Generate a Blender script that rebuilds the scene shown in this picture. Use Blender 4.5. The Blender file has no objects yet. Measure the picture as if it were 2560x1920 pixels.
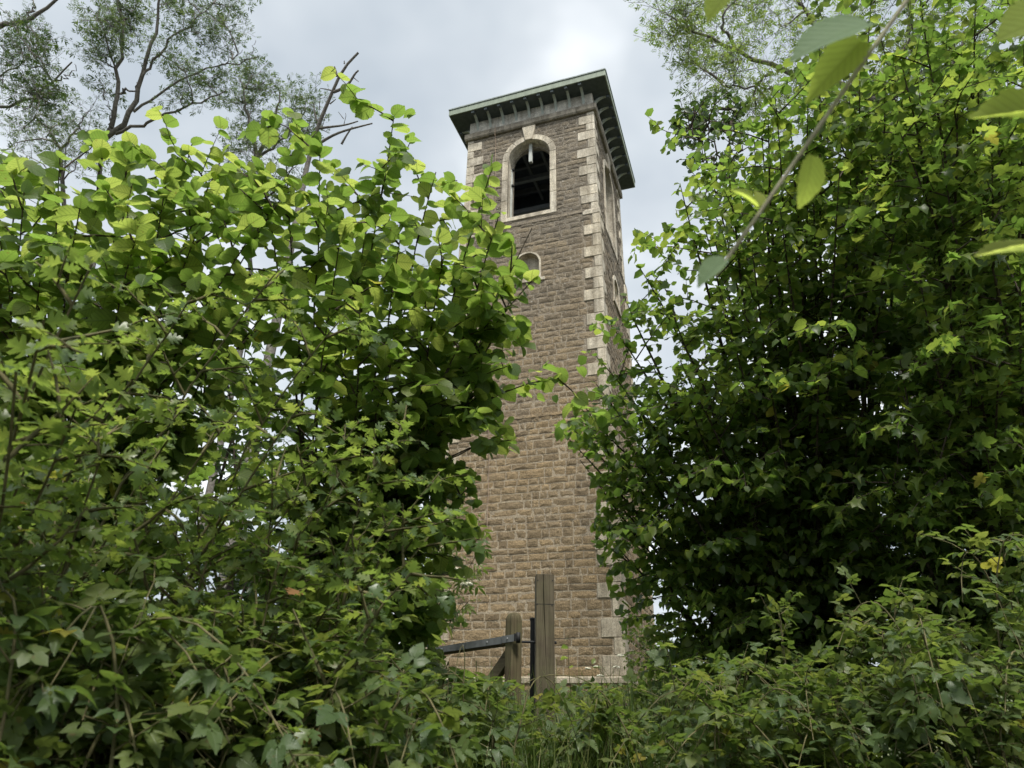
import bpy, bmesh, math, random
import numpy as np
from mathutils import Matrix, Vector
R = math.radians
rng = np.random.default_rng(11)
random.seed(11)
scene = bpy.context.scene
COL = scene.collection

# ------------------------------------------------------------------ camera
CAM = np.array([0.0, 0.0, 1.6])
FPX, PITCH, ROLL = 1753.77, 0.4601, 0.0212          # focal length in photo pixels (2560 wide), tilt up, roll
_r0 = np.array([1.0, 0, 0]); _u0 = np.array([0, -math.sin(PITCH), math.cos(PITCH)])
C_FWD = np.array([0, math.cos(PITCH), math.sin(PITCH)])
C_R = math.cos(ROLL) * _r0 + math.sin(ROLL) * _u0
C_U = -math.sin(ROLL) * _r0 + math.cos(ROLL) * _u0
cd = bpy.data.cameras.new('camera'); cam = bpy.data.objects.new('camera', cd); COL.objects.link(cam)
cd.sensor_width = 36.0; cd.lens = 36.0 * FPX / 2560.0; cd.clip_start = 0.05; cd.clip_end = 3000
M = Matrix.Identity(4)
for i in range(3):
    M[i][0] = C_R[i]; M[i][1] = C_U[i]; M[i][2] = -C_FWD[i]; M[i][3] = CAM[i]
cam.matrix_world = M
cd.dof.use_dof = True; cd.dof.focus_distance = 6.0; cd.dof.aperture_fstop = 5.2
scene.camera = cam
def at(px, py, zc):
    """point seen at photo pixel (px, py), zc metres in front of the camera"""
    return CAM + zc * (C_FWD + C_R * (px - 1280) / FPX - C_U * (py - 960) / FPX)
def proj(P):
    d = np.asarray(P) - CAM
    z = np.maximum(d @ C_FWD, 1e-3)
    return 1280 + FPX * (d @ C_R) / z, 960 - FPX * (d @ C_U) / z, d @ C_FWD

# ------------------------------------------------------------------ world, sun, exposure
SUN_EL, SUN_AZ = R(58), R(168)       # azimuth measured clockwise from +Y; behind the camera, to its right
world = bpy.data.worlds.new('World'); scene.world = world; world.use_nodes = True
nt = world.node_tree; nt.nodes.clear()
def N(t, ty, **kw):
    n = t.nodes.new(ty)
    for k, v in kw.items(): setattr(n, k, v)
    return n
def mathn(t, op, a, b=None, clamp=False):
    n = N(t, 'ShaderNodeMath', operation=op); n.use_clamp = clamp
    for i, v in enumerate((a, b)):
        if v is None: continue
        if isinstance(v, (int, float)): n.inputs[i].default_value = v
        else: t.links.new(v, n.inputs[i])
    return n.outputs[0]
def mixc(t, f, a, b, mode='MIX'):
    n = N(t, 'ShaderNodeMix', data_type='RGBA', blend_type=mode)
    for s, v in ((n.inputs[0], f), (n.inputs[6], a), (n.inputs[7], b)):
        if isinstance(v, (int, float)): s.default_value = v
        elif isinstance(v, tuple): s.default_value = (*v, 1)
        else: t.links.new(v, s)
    return n.outputs[2]
def ramp(t, f, stops):
    n = N(t, 'ShaderNodeValToRGB'); e = n.color_ramp.elements
    while len(e) < len(stops): e.new(0.5)
    for el, (p, c) in zip(e, stops): el.position = p; el.color = (*c, 1) if len(c) == 3 else c
    t.links.new(f, n.inputs[0]); return n.outputs[0]
def noise(t, vec, scale, detail=4, rough=0.55, dist=0.0):
    n = N(t, 'ShaderNodeTexNoise'); n.inputs['Scale'].default_value = scale; n.inputs['Detail'].default_value = detail
    n.inputs['Roughness'].default_value = rough; n.inputs['Distortion'].default_value = dist
    if vec is not None: t.links.new(vec, n.inputs['Vector'])
    return n.outputs[0]
tc = N(nt, 'ShaderNodeTexCoord')
sky = N(nt, 'ShaderNodeTexSky', sky_type='NISHITA'); sky.sun_disc = False
sky.sun_elevation = SUN_EL; sky.sun_rotation = SUN_AZ; sky.air_density = 1.0; sky.dust_density = 3.0
skyc = mixc(nt, 1.0, sky.outputs[0], (0.05, 0.05, 0.05), 'MULTIPLY')
sep = N(nt, 'ShaderNodeSeparateXYZ'); nt.links.new(tc.outputs['Generated'], sep.inputs[0])
zz = mathn(nt, 'ADD', mathn(nt, 'ABSOLUTE', sep.outputs[2]), 0.35)
cmb = N(nt, 'ShaderNodeCombineXYZ')
nt.links.new(mathn(nt, 'DIVIDE', sep.outputs[0], zz), cmb.inputs[0]); nt.links.new(mathn(nt, 'DIVIDE', sep.outputs[1], zz), cmb.inputs[1])
n1 = noise(nt, cmb.outputs[0], 2.6, 4, 0.52, 0.0)
n2 = noise(nt, cmb.outputs[0], 0.9, 2, 0.5, 0.0)
cl = ramp(nt, mathn(nt, 'ADD', mathn(nt, 'MULTIPLY', n1, 0.55), mathn(nt, 'MULTIPLY', n2, 0.45)),
          [(0.38, (0.172, 0.196, 0.219)), (0.49, (0.250, 0.270, 0.286)), (0.58, (0.395, 0.408, 0.416))])
wc = mixc(nt, 0.88, skyc, cl)
bg = N(nt, 'ShaderNodeBackground'); nt.links.new(wc, bg.inputs[0]); bg.inputs[1].default_value = 1.0
wo = N(nt, 'ShaderNodeOutputWorld'); nt.links.new(bg.outputs[0], wo.inputs[0])
world.cycles.sampling_method = 'MANUAL'; world.cycles.sample_map_resolution = 256
sl = bpy.data.lights.new('sun', 'SUN'); sl.energy = 1.5; sl.angle = R(14); sl.color = (1.0, 0.96, 0.88)
sun = bpy.data.objects.new('sun', sl); COL.objects.link(sun)
_sd = Vector((math.sin(SUN_AZ) * math.cos(SUN_EL), math.cos(SUN_AZ) * math.cos(SUN_EL), math.sin(SUN_EL)))
sun.rotation_euler = _sd.to_track_quat('Z', 'Y').to_euler(); sun.location = (0, 0, 40)
vs = scene.view_settings; vs.view_transform = 'Standard'; vs.look = 'None'; vs.gamma = 1.0; vs.use_curve_mapping = False
vs.exposure = 1.68
scene.render.engine = 'CYCLES'
cy = scene.cycles; cy.max_bounces = 7; cy.diffuse_bounces = 4; cy.transmission_bounces = 5; cy.glossy_bounces = 2
cy.use_denoising = True; cy.use_adaptive_sampling = True; cy.adaptive_threshold = 0.02
cy.caustics_reflective = False; cy.caustics_refractive = False

# ------------------------------------------------------------------ materials
def mat(name):
    m = bpy.data.materials.new(name); m.use_nodes = True; t = m.node_tree; t.nodes.clear()
    o = N(t, 'ShaderNodeOutputMaterial'); b = N(t, 'ShaderNodeBsdfPrincipled'); t.links.new(b.outputs[0], o.inputs[0])
    b.inputs['Specular IOR Level'].default_value = 0.25
    return m, t, b, o
def bump(t, b, h, strength, dist=0.01):
    n = N(t, 'ShaderNodeBump'); n.inputs['Strength'].default_value = strength; n.inputs['Distance'].default_value = dist
    t.links.new(h, n.inputs['Height']); t.links.new(n.outputs[0], b.inputs['Normal'])
def rnd_of(t):
    oi = N(t, 'ShaderNodeObjectInfo'); a = N(t, 'ShaderNodeAttribute', attribute_name='rnd')
    return mathn(t, 'FRACT', mathn(t, 'ADD', oi.outputs['Random'], a.outputs['Fac']))
def geo_pos(t):
    return N(t, 'ShaderNodeNewGeometry').outputs['Position']
TB = 2.534            # world height of the tower's plinth ledge
def m_stone(name, lo, hi, mortar=False, ashlar=False):
    m, t, b, o = mat(name)
    p = geo_pos(t); s = N(t, 'ShaderNodeSeparateXYZ'); t.links.new(p, s.inputs[0])
    n_big = noise(t, p, 0.55, 4, 0.6)
    hgt = mathn(t, 'ADD', mathn(t, 'DIVIDE', mathn(t, 'SUBTRACT', s.outputs[2], TB + 3.5), 8.0), mathn(t, 'MULTIPLY', mathn(t, 'SUBTRACT', n_big, .5), 1.4), True)
    c = mixc(t, hgt, lo, hi)
    r = rnd_of(t)
    var = ramp(t, r, [(0, (.78, .77, .76)), (.45, (.98, .97, .96)), (.8, (1.10, 1.07, 1.02)), (1, (1.18, 1.13, 1.04))])
    if not mortar: c = mixc(t, 0.45 if ashlar else 1.0, c, var, 'MULTIPLY')
    n_mid = noise(t, p, 5.5, 5, 0.65)
    c = mixc(t, 0.85, c, ramp(t, n_mid, [(.28, (.62, .60, .58)), (.5, (1, 1, 1)), (.75, (1.22, 1.20, 1.16))]), 'MULTIPLY')
    n_f = noise(t, p, 46, 4, 0.72)
    c = mixc(t, 0.8, c, ramp(t, n_f, [(.30, (.38, .36, .34)), (.5, (1, 1, 1)), (.70, (1.55, 1.50, 1.42))]), 'MULTIPLY')
    lich = ramp(t, noise(t, p, 15, 3, .6), [(.665, (0, 0, 0)), (.70, (1, 1, 1))])
    c = mixc(t, mathn(t, 'MULTIPLY', lich, mathn(t, 'ADD', mathn(t, 'MULTIPLY', hgt, .55), .12)), c, (.62, .60, .54))
    if ashlar:                                   # dark weather streaks and pitting
        sv = N(t, 'ShaderNodeMapping'); sv.inputs['Scale'].default_value = (7, 7, .6); t.links.new(p, sv.inputs[0])
        st = ramp(t, noise(t, sv.outputs[0], 1.0, 4, .6), [(.40, (.42, .40, .37)), (.60, (1, 1, 1))])
        c = mixc(t, .6, c, st, 'MULTIPLY')
        blot = ramp(t, noise(t, p, 2.1, 6, .7), [(.40, (.55, .53, .50)), (.56, (1, 1, 1))]); c = mixc(t, .5, c, blot, 'MULTIPLY')
    t.links.new(c, b.inputs['Base Color']); b.inputs['Roughness'].default_value = .93
    h = mathn(t, 'ADD', mathn(t, 'MULTIPLY', n_f, .5), mathn(t, 'MULTIPLY', noise(t, p, 14, 5, .7), 1.0))
    bump(t, b, h, .45 if ashlar else 1.0, .012 if ashlar else .03)
    return m
MS_STONE = m_stone('rubble stone', (.236, .182, .113), (.192, .168, .132))
MS_MORT = m_stone('lime mortar', (.335, .282, .205), (.232, .205, .166), mortar=True)
MS_ASH = m_stone('pale ashlar', (.47, .42, .325), (.64, .595, .50), ashlar=True)
MS_GREY = m_stone('grey weathered string course', (.34, .315, .26), (.33, .305, .255), ashlar=True)
def m_paint(name, c, dirt=.25, rough=.55):
    m, t, b, o = mat(name); p = geo_pos(t)
    sv = N(t, 'ShaderNodeMapping'); sv.inputs['Scale'].default_value = (4, 4, 1.2); t.links.new(p, sv.inputs[0])
    n = noise(t, sv.outputs[0], 2.2, 5, .65)
    k = tuple(x * (1 - 2.2 * dirt) for x in c)
    cc = mixc(t, ramp(t, n, [(.35, (1, 1, 1)), (.62, (0, 0, 0))]), c, k)
    t.links.new(cc, b.inputs['Base Color']); b.inputs['Roughness'].default_value = rough
    bump(t, b, noise(t, p, 40, 3), .15, .004); return m
M_FASC = m_paint('sage green painted fascia', (.29, .335, .265), .10)
M_LIP = m_paint('grey gutter edge', (.30, .34, .32), .1)
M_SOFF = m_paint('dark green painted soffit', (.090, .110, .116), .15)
M_BRK = m_paint('green grey painted bracket', (.42, .46, .42), .10)
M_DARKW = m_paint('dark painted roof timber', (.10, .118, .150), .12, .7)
M_PALE = m_paint('pale painted frame', (.52, .54, .50), .14)
M_STEEL = m_paint('dull galvanised strap', (.185, .195, .198), .14, .5); M_STEEL.node_tree.nodes['Principled BSDF'].inputs['Metallic'].default_value = .1
M_BLACK = m_paint('black ironwork', (.022, .023, .024), .2, .6)
M_CABLE = m_paint('pale cable sheath', (.36, .27, .20), .1, .7)
def m_wood(name, c1, c2, green=.3, zdir=2):
    m, t, b, o = mat(name); tcn = N(t, 'ShaderNodeTexCoord')
    mp = N(t, 'ShaderNodeMapping'); sc = [38, 38, 38]; sc[zdir] = 1.4; mp.inputs['Scale'].default_value = sc
    t.links.new(tcn.outputs['Object'], mp.inputs[0])
    g = noise(t, mp.outputs[0], 1.0, 6, .7, .3); big = noise(t, tcn.outputs['Object'], 3.5, 4, .6)
    c = ramp(t, g, [(.28, tuple(x * .45 for x in c1)), (.45, c1), (.66, c2)])
    c = mixc(t, mathn(t, 'MULTIPLY', ramp(t, big, [(.42, (0, 0, 0)), (.66, (1, 1, 1))]), green), c, (.085, .090, .038))
    c = mixc(t, .7, c, ramp(t, big, [(.3, (.6, .58, .55)), (.6, (1.1, 1.1, 1.1))]), 'MULTIPLY')
    t.links.new(c, b.inputs['Base Color']); b.inputs['Roughness'].default_value = .85
    bump(t, b, g, .6, .006); return m
M_POST = m_wood('weathered oak post', (.078, .063, .043), (.140, .115, .081), .45)
M_STILE = m_wood('mossy gate stile', (.085, .068, .040), (.150, .122, .072), .6)
M_RAIL = m_wood('dark gate rail', (.060, .048, .032), (.110, .088, .058), .4, 0)
def m_bark(name, c1, c2):
    m, t, b, o = mat(name); p = geo_pos(t)
    n = noise(t, p, 22, 5, .65); c = ramp(t, n, [(.32, c1), (.64, c2)])
    t.links.new(c, b.inputs['Base Color']); b.inputs['Roughness'].default_value = .9; bump(t, b, n, .5, .006); return m
MB_HAZ = m_bark('brown hazel bark', (.028, .022, .016), (.095, .075, .055))
MB_GREY = m_bark('grey tree bark', (.075, .068, .060), (.210, .195, .170))
MB_CANE = m_bark('green brown cane', (.055, .060, .025), (.150, .130, .065))
MB_TWIG = m_bark('hairy pale twig', (.24, .23, .15), (.42, .39, .28))
def m_leaf(name, dark, mid, light, tr_mid, tr_light, trans=.48, rough=.45, veins=6.0, spec=.35, vein_amt=.30, brown=0.0):
    m, t, b, o = mat(name)
    r = rnd_of(t)
    uv = N(t, 'ShaderNodeUVMap', uv_map='UVMap'); s = N(t, 'ShaderNodeSeparateXYZ'); t.links.new(uv.outputs[0], s.inputs[0])
    u = mathn(t, 'ABSOLUTE', mathn(t, 'SUBTRACT', mathn(t, 'MULTIPLY', s.outputs[0], 2.0), 1.0))
    ph = mathn(t, 'FRACT', mathn(t, 'MULTIPLY', mathn(t, 'SUBTRACT', s.outputs[1], mathn(t, 'MULTIPLY', u, .42)), veins))
    vl = ramp(t, mathn(t, 'ABSOLUTE', mathn(t, 'SUBTRACT', ph, .5)), [(0, (1, 1, 1)), (.17, (0, 0, 0))])
    vm = ramp(t, u, [(.03, (1, 1, 1)), (.09, (0, 0, 0))])
    vein = mathn(t, 'MAXIMUM', vl, vm)
    c = ramp(t, r, [(0, dark), (.55, mid), (1, light)])
    if brown: p = geo_pos(t)
    tr = mixc(t, mathn(t, 'POWER', r, 2.6), tr_mid, tr_light)
    tr = mixc(t, mathn(t, 'MULTIPLY', vein, vein_amt), tr, tuple(x * .35 for x in tr_mid))
    c = mixc(t, mathn(t, 'MULTIPLY', vein, vein_amt * .5), c, tuple(min(1, x * 1.9) for x in mid))
    if brown:
        bn = ramp(t, noise(t, p, 55, 2, .5), [(.66, (0, 0, 0)), (.72, (1, 1, 1))])
        c = mixc(t, mathn(t, 'MULTIPLY', bn, brown), c, (.16, .09, .04)); tr = mixc(t, mathn(t, 'MULTIPLY', bn, brown), tr, (.2, .1, .03))
    t.links.new(c, b.inputs['Base Color']); b.inputs['Roughness'].default_value = rough; b.inputs['Specular IOR Level'].default_value = spec
    if vein_amt >= .3: bump(t, b, mathn(t, 'SUBTRACT', 1.0, vein), .35, .003)
    ts = N(t, 'ShaderNodeBsdfTranslucent'); t.links.new(tr, ts.inputs[0])
    mx = N(t, 'ShaderNodeMixShader'); mx.inputs[0].default_value = trans
    t.links.new(b.outputs[0], mx.inputs[1]); t.links.new(ts.outputs[0], mx.inputs[2]); t.links.new(mx.outputs[0], o.inputs[0])
    return m
ML_YEL = m_leaf('yellowing leaf', (.16, .17, .03), (.22, .21, .04), (.26, .23, .05), (.55, .55, .08), (.7, .62, .12), .5, brown=.8)
ML_HAZ = m_leaf('hazel leaf', (0.060, 0.105, 0.029), (0.095, 0.146, 0.036), (0.144, 0.180, 0.040), (0.275, 0.440, 0.067), (0.635, 0.740, 0.146), .54, vein_amt=.55, brown=.5)
ML_HAW = m_leaf('hawthorn leaf', (0.071, 0.115, 0.045), (0.098, 0.145, 0.050), (0.138, 0.170, 0.050), (0.287, 0.420, 0.067), (0.491, 0.600, 0.101), .45, .36, 4.0, .55, .2)
ML_BRA = m_leaf('bramble leaf', (0.058, 0.096, 0.037), (0.089, 0.129, 0.044), (0.123, 0.151, 0.044), (0.208, 0.318, 0.053), (0.406, 0.481, 0.087), .42, .42, 8.0, .5, .3, brown=.5)
ML_MAP = m_leaf('right tree leaf', (0.051, 0.090, 0.025), (0.082, 0.128, 0.031), (0.132, 0.170, 0.038), (0.220, 0.370, 0.056), (0.491, 0.600, 0.090), .52, .42, 5.0, .4, .25)
ML_FGREEN = m_leaf('fine green leaf', (.050, .085, .030), (.080, .125, .040), (.115, .155, .048), (.22, .34, .06), (.42, .52, .10), .5, .5, 3.0, .25, 0.)
ML_FINE = m_leaf('fine grey green leaf', (.036, .058, .030), (.055, .085, .038), (.085, .118, .048), (.12, .19, .06), (.26, .35, .10), .4, .6, 3.0, .2, 0.)
ML_DGRN = m_leaf('dark green tree leaf', (0.037, 0.064, 0.025), (0.059, 0.092, 0.031), (0.094, 0.125, 0.038), (0.153, 0.240, 0.045), (0.330, 0.400, 0.078), .45, .45, 5.0, .35, .2)  # darker green leaf colour of the dense background tree
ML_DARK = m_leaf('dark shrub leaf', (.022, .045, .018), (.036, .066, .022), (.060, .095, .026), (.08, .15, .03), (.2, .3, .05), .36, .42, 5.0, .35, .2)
ML_IVY = m_leaf('small bush leaf', (0.044, 0.076, 0.022), (0.075, 0.113, 0.028), (0.124, 0.153, 0.035), (0.178, 0.270, 0.040), (0.333, 0.414, 0.060), .40, .42, 4.0, .4, .15)
ML_NEAR = m_leaf('near drooping leaf', (.20, .25, .055), (.23, .28, .06), (.26, .30, .07), (.62, .76, .12), (.74, .84, .18), .66, .65, 8.0, .1, .35)
ML_UNDER = m_leaf('near leaf pale underside', (.15, .22, .13), (.18, .25, .15), (.20, .27, .16), (.34, .50, .18), (.42, .58, .22), .5, .65, 8.0, .15, .35)
ML_GRASS = m_leaf('grass blade', (.060, .100, .024), (.100, .150, .038), (.200, .200, .080), (.16, .27, .04), (.34, .42, .09), .4, .5, 1.0, .3, 0.)
ML_RED = m_leaf('young bronze shoot', (.20, .10, .04), (.27, .13, .06), (.30, .17, .08), (.5, .25, .08), (.6, .33, .12), .5, .5, 4.0, .3, .2)
M_FLOWER, _t, _b, _o = mat('cream blossom'); _b.inputs['Base Color'].default_value = (.72, .70, .56, 1); _b.inputs['Roughness'].default_value = .8
M_BUD, _t, _b, _o = mat('pale bud'); _b.inputs['Base Color'].default_value = (.26, .29, .17, 1); _b.inputs['Roughness'].default_value = .8
M_PINK, _t, _b, _o = mat('pink blossom'); _b.inputs['Base Color'].default_value = (.62, .25, .36, 1); _b.inputs['Roughness'].default_value = .7
def m_ground():
    m, t, b, o = mat('leaf litter soil'); p = geo_pos(t)
    c = ramp(t, noise(t, p, 1.3, 6, .65), [(.32, (.030, .024, .014)), (.5, (.055, .052, .022)), (.7, (.060, .085, .028))])
    t.links.new(c, b.inputs['Base Color']); b.inputs['Roughness'].default_value = .95; bump(t, b, noise(t, p, 9, 6, .7), .8, .05); return m
M_GROUND = m_ground()

# ------------------------------------------------------------------ mesh helpers
def tag(o, label=None, cat=None, group=None, kind=None):
    for k, v in (('label', label), ('category', cat), ('group', group), ('kind', kind)):
        if v: o[k] = v
    return o
def empty(name, loc, rz=0.0):
    o = bpy.data.objects.new(name, None); COL.objects.link(o); o.location = loc; o.rotation_euler = (0, 0, rz); o.empty_display_size = .2
    return o
def link(name, me, parent=None):
    o = bpy.data.objects.new(name, me); COL.objects.link(o)
    if parent is not None: o.parent = parent
    return o
def mesh_tris(name, V, F, m, uv=None, rnd=None, smooth=True):
    me = bpy.data.meshes.new(name); V = np.asarray(V, np.float32); F = np.asarray(F, np.int32)
    me.vertices.add(len(V)); me.vertices.foreach_set('co', V.ravel())
    k = F.shape[1]
    me.loops.add(F.size); me.loops.foreach_set('vertex_index', F.ravel())
    me.polygons.add(len(F)); me.polygons.foreach_set('loop_start', np.arange(len(F), dtype=np.int32) * k)
    me.polygons.foreach_set('use_smooth', np.full(len(F), smooth))
    if uv is not None:
        l = me.uv_layers.new(name='UVMap'); l.data.foreach_set('uv', np.asarray(uv, np.float32)[F.ravel()].ravel())
    if rnd is not None:
        a = me.attributes.new('rnd', 'FLOAT', 'POINT'); a.data.foreach_set('value', np.asarray(rnd, np.float32))
    me.update(calc_edges=True); me.validate(); me.materials.append(m); return me
class MB:
    """collects polygons; build() links them as one mesh object"""
    def __init__(s): s.v = []; s.f = []
    def add(s, V, F):
        k = len(s.v); s.v += [tuple(map(float, p)) for p in V]; s.f += [tuple(i + k for i in q) for q in F]; return s
    def box(s, x0, x1, y0, y1, z0, z1):
        return s.add([(x0, y0, z0), (x1, y0, z0), (x1, y1, z0), (x0, y1, z0), (x0, y0, z1), (x1, y0, z1), (x1, y1, z1), (x0, y1, z1)],
                     [(0, 3, 2, 1), (4, 5, 6, 7), (0, 1, 5, 4), (1, 2, 6, 5), (2, 3, 7, 6), (3, 0, 4, 7)])
    def prism(s, poly, axis, a, b):
        """2D polygon extruded along axis 0/1/2 from a to b"""
        def P(p, t):
            q = list(p); q.insert(axis, t); return tuple(q)
        n = len(poly); V = [P(p, a) for p in poly] + [P(p, b) for p in poly]
        return s.add(V, [tuple(range(n))[::-1], tuple(range(n, 2 * n))] + [(i, (i + 1) % n, n + (i + 1) % n, n + i) for i in range(n)])
    def tube(s, pts, rad, n=8, cap=True):
        V, F = tube_np(np.asarray(pts, float), np.asarray(rad, float) if np.ndim(rad) else np.full(len(pts), rad), n)
        s.add(V, [tuple(f) for f in F])
        if cap:
            k = len(s.v) - len(V); s.f.append(tuple(k + i for i in range(n))[::-1]); s.f.append(tuple(k + len(V) - n + i for i in range(n)))
        return s
    def rot(s, fn): s.v = [tuple(fn(p)) for p in s.v]; return s
    def mesh(s, name, m, bevel=0.0, smooth=False):
        me = bpy.data.meshes.new(name); me.from_pydata(s.v, [], s.f)
        bm = bmesh.new(); bm.from_mesh(me); bmesh.ops.recalc_face_normals(bm, faces=bm.faces)
        if bevel: bmesh.ops.bevel(bm, geom=[e for e in bm.edges if e.is_manifold and e.calc_face_angle(0) > .5], offset=bevel, segments=1, affect='EDGES', clamp_overlap=True)
        bm.to_mesh(me); bm.free(); me.materials.append(m)
        if smooth:
            for p in me.polygons: p.use_smooth = True
        return me
    def build(s, name, m, parent=None, bevel=0.0, smooth=False): return link(name, s.mesh(name, m, bevel, smooth), parent)
def tube_np(P, rad, n=5):
    T = np.gradient(P, axis=0); T /= np.linalg.norm(T, axis=1)[:, None] + 1e-9
    ref = np.array([0.31, 0.2, 0.93]) if abs(T[0][2]) < .9 else np.array([.9, .3, .1])
    A = np.cross(T, ref); A /= np.linalg.norm(A, axis=1)[:, None] + 1e-9; B = np.cross(T, A)
    th = np.linspace(0, 2 * np.pi, n, endpoint=False)
    V = (P[:, None, :] + rad[:, None, None] * (np.cos(th)[None, :, None] * A[:, None, :] + np.sin(th)[None, :, None] * B[:, None, :])).reshape(-1, 3)
    i = np.arange(len(P) - 1)[:, None] * n; j = np.arange(n)[None, :]; j2 = (j + 1) % n
    F = np.stack([i + j, i + j2, i + n + j2, i + n + j], -1).reshape(-1, 4)
    return V, F
def ground_z(x, y):
    x = np.asarray(x, float); y = np.asarray(y, float)
    z = np.where(y < 6, .2 * y, 1.2 + .14 * (y - 6)); z = np.where(y > 14, 2.32, z); z = np.where(y > 24, 2.32 - .045 * (y - 24), z)
    z = np.where(y < 0, .06 * y, z)
    return z + .06 * np.sin(1.7 * x + .6) * np.sin(1.3 * y) - .02 * np.clip(x - 6, 0, 40)

# ------------------------------------------------------------------ ground
gx = np.concatenate([np.linspace(-600, -30, 20), np.linspace(-28, 28, 75), np.linspace(30, 600, 20)])
gy = np.concatenate([np.linspace(-40, -4, 10), np.linspace(-3, 30, 60), np.linspace(34, 1200, 24)])
GX, GY = np.meshgrid(gx, gy); GZ = np.maximum(ground_z(GX, GY), -20)
gv = np.stack([GX, GY, GZ], -1).reshape(-1, 3); nx = len(gx)
ii = (np.arange(len(gy) - 1)[:, None] * nx + np.arange(nx - 1)[None, :]).ravel()
tag(link('ground', mesh_tris('ground', gv, np.stack([ii, ii + 1, ii + nx + 1, ii + nx], -1), M_GROUND)), kind='structure')

# ------------------------------------------------------------------ the tower
YAW = 0.3396; H0 = 1.8383
tower = empty('stone_tower', (0.949, 16.346, TB), -YAW)
tag(tower, 'tall square rubble stone bell tower with pale quoins and wide green eaves', 'tower')
SET2, SET1 = 5.45, 11.0
def half(z): return H0 if z >= SET1 else (H0 + .047 if z >= SET2 else H0 + .165)
def rotk(k):
    c, s = [(1, 0), (0, 1), (-1, 0), (0, -1)][k]
    return lambda p: (c * p[0] - s * p[1], s * p[0] + c * p[1], p[2])
def arch_pts(Rr, zs, zb, n=20):
    return [(-Rr, zb)] + [(-Rr * math.cos(math.pi * i / n), zs + Rr * math.sin(math.pi * i / n)) for i in range(n + 1)] + [(Rr, zb)]
def arch_sheet(mb, x0, x1, z0, z1, Rr, zs, zb, y):
    """flat wall sheet in the plane y with a round-headed hole"""
    A = arch_pts(Rr, zs, zb)
    q = lambda a, b, c, d: mb.add([(a[0], y, a[1]), (b[0], y, b[1]), (c[0], y, c[1]), (d[0], y, d[1])], [(0, 1, 2, 3)])
    q((x0, z0), (-Rr, z0), (-Rr, z1), (x0, z1)); q((Rr, z0), (x1, z0), (x1, z1), (Rr, z1))
    q((-Rr, z0), (Rr, z0), (Rr, zb), (-Rr, zb))
    for a, b in zip(A[1:-2], A[2:-1]): q(a, b, (b[0], z1), (a[0], z1))
def reveal(mb, Rr, zs, zb, y0, y1):
    A = arch_pts(Rr, zs, zb)
    for a, b in zip(A, A[1:] + A[:1]): mb.add([(a[0], y0, a[1]), (b[0], y0, b[1]), (b[0], y1, b[1]), (a[0], y1, a[1])], [(0, 1, 2, 3)])
B_R, B_ZS, B_ZB = .60, 13.35, 11.32       # belfry opening
N_R, N_ZS, N_ZB = .32, 9.68, 9.20         # small blind arch below
T_W = .42
core = MB(); inner = MB()
for k in range(4):
    f = MB(); arch_sheet(f, -H0, H0, SET1, 14.46, B_R, B_ZS, B_ZB, -H0); f.rot(rotk(k)); core.add(f.v, f.f)
    f = MB(); arch_sheet(f, -H0 + T_W, H0 - T_W, SET1, 15.0, B_R, B_ZS, B_ZB, -H0 + T_W); f.rot(rotk(k)); inner.add(f.v, f.f)
    h = half(8); f = MB()
    if k < 2:
        arch_sheet(f, -h, h, SET2 + .01, SET1, N_R, N_ZS, N_ZB, -h)
    else: f.add([(-h, -h, SET2), (h, -h, SET2), (h, -h, SET1), (-h, -h, SET1)], [(0, 1, 2, 3)])
    f.rot(rotk(k)); core.add(f.v, f.f)
h = half(2)
core.box(-h, h, -h, h, -.9, SET2 - .05)
core.build('wall', MS_MORT, tower)
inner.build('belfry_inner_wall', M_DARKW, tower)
# sloped set-offs and plinth ledge
def ring(name, prof, m):
    """closed square moulding: profile of (half-width, z) swept round the four sides"""
    mb = MB(); n = len(prof)
    V = []
    for sx, sy in ((-1, -1), (1, -1), (1, 1), (-1, 1)): V += [(sx * a, sy * a, z) for a, z in prof]
    F = [(c * n + i, ((c + 1) % 4) * n + i, ((c + 1) % 4) * n + (i + 1) % n, c * n + (i + 1) % n) for c in range(4) for i in range(n)]
    mb.add(V, F); return mb.build(name, m, tower)
def set_off(lowh, uph, z0, z1):
    for k in range(4):
        e = lowh + .02; x = -e
        while x < e - .01:
            L = rng.uniform(.28, .52); L = e - x if e - x - L < .2 else L; j = rng.uniform(-.006, .006)
            prof = [(-uph + .03, z0), (-lowh - .024 + j, z0), (-lowh - .020 + j, z0 + .05), (-uph - .012 + j, z1 + j), (-uph + .03, z1)]
            mm = MS_ASH if x < -e + .01 or x + L > e - .01 else MS_STONE
            MB().prism(prof, 0, x + .006, x + L - .006).rot(rotk(k)).build('set_off_stone', mm, tower, .006); x += L
set_off(half(8), H0, SET1 - .05, SET1 + .06)
set_off(half(2), half(8), SET2 - .09, SET2 + .05)
ring('plinth', [(half(2) - .05, -.95), (half(2) + .10, -.95), (half(2) + .10, -.11), (half(2) - .05, -.11)], MS_STONE)
ring('plinth_ledge', [(half(2) - .04, -.11), (half(2) + .13, -.11), (half(2) + .13, -.02), (half(2) + .06, .006), (half(2) - .04, .006)], MS_ASH)
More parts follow.
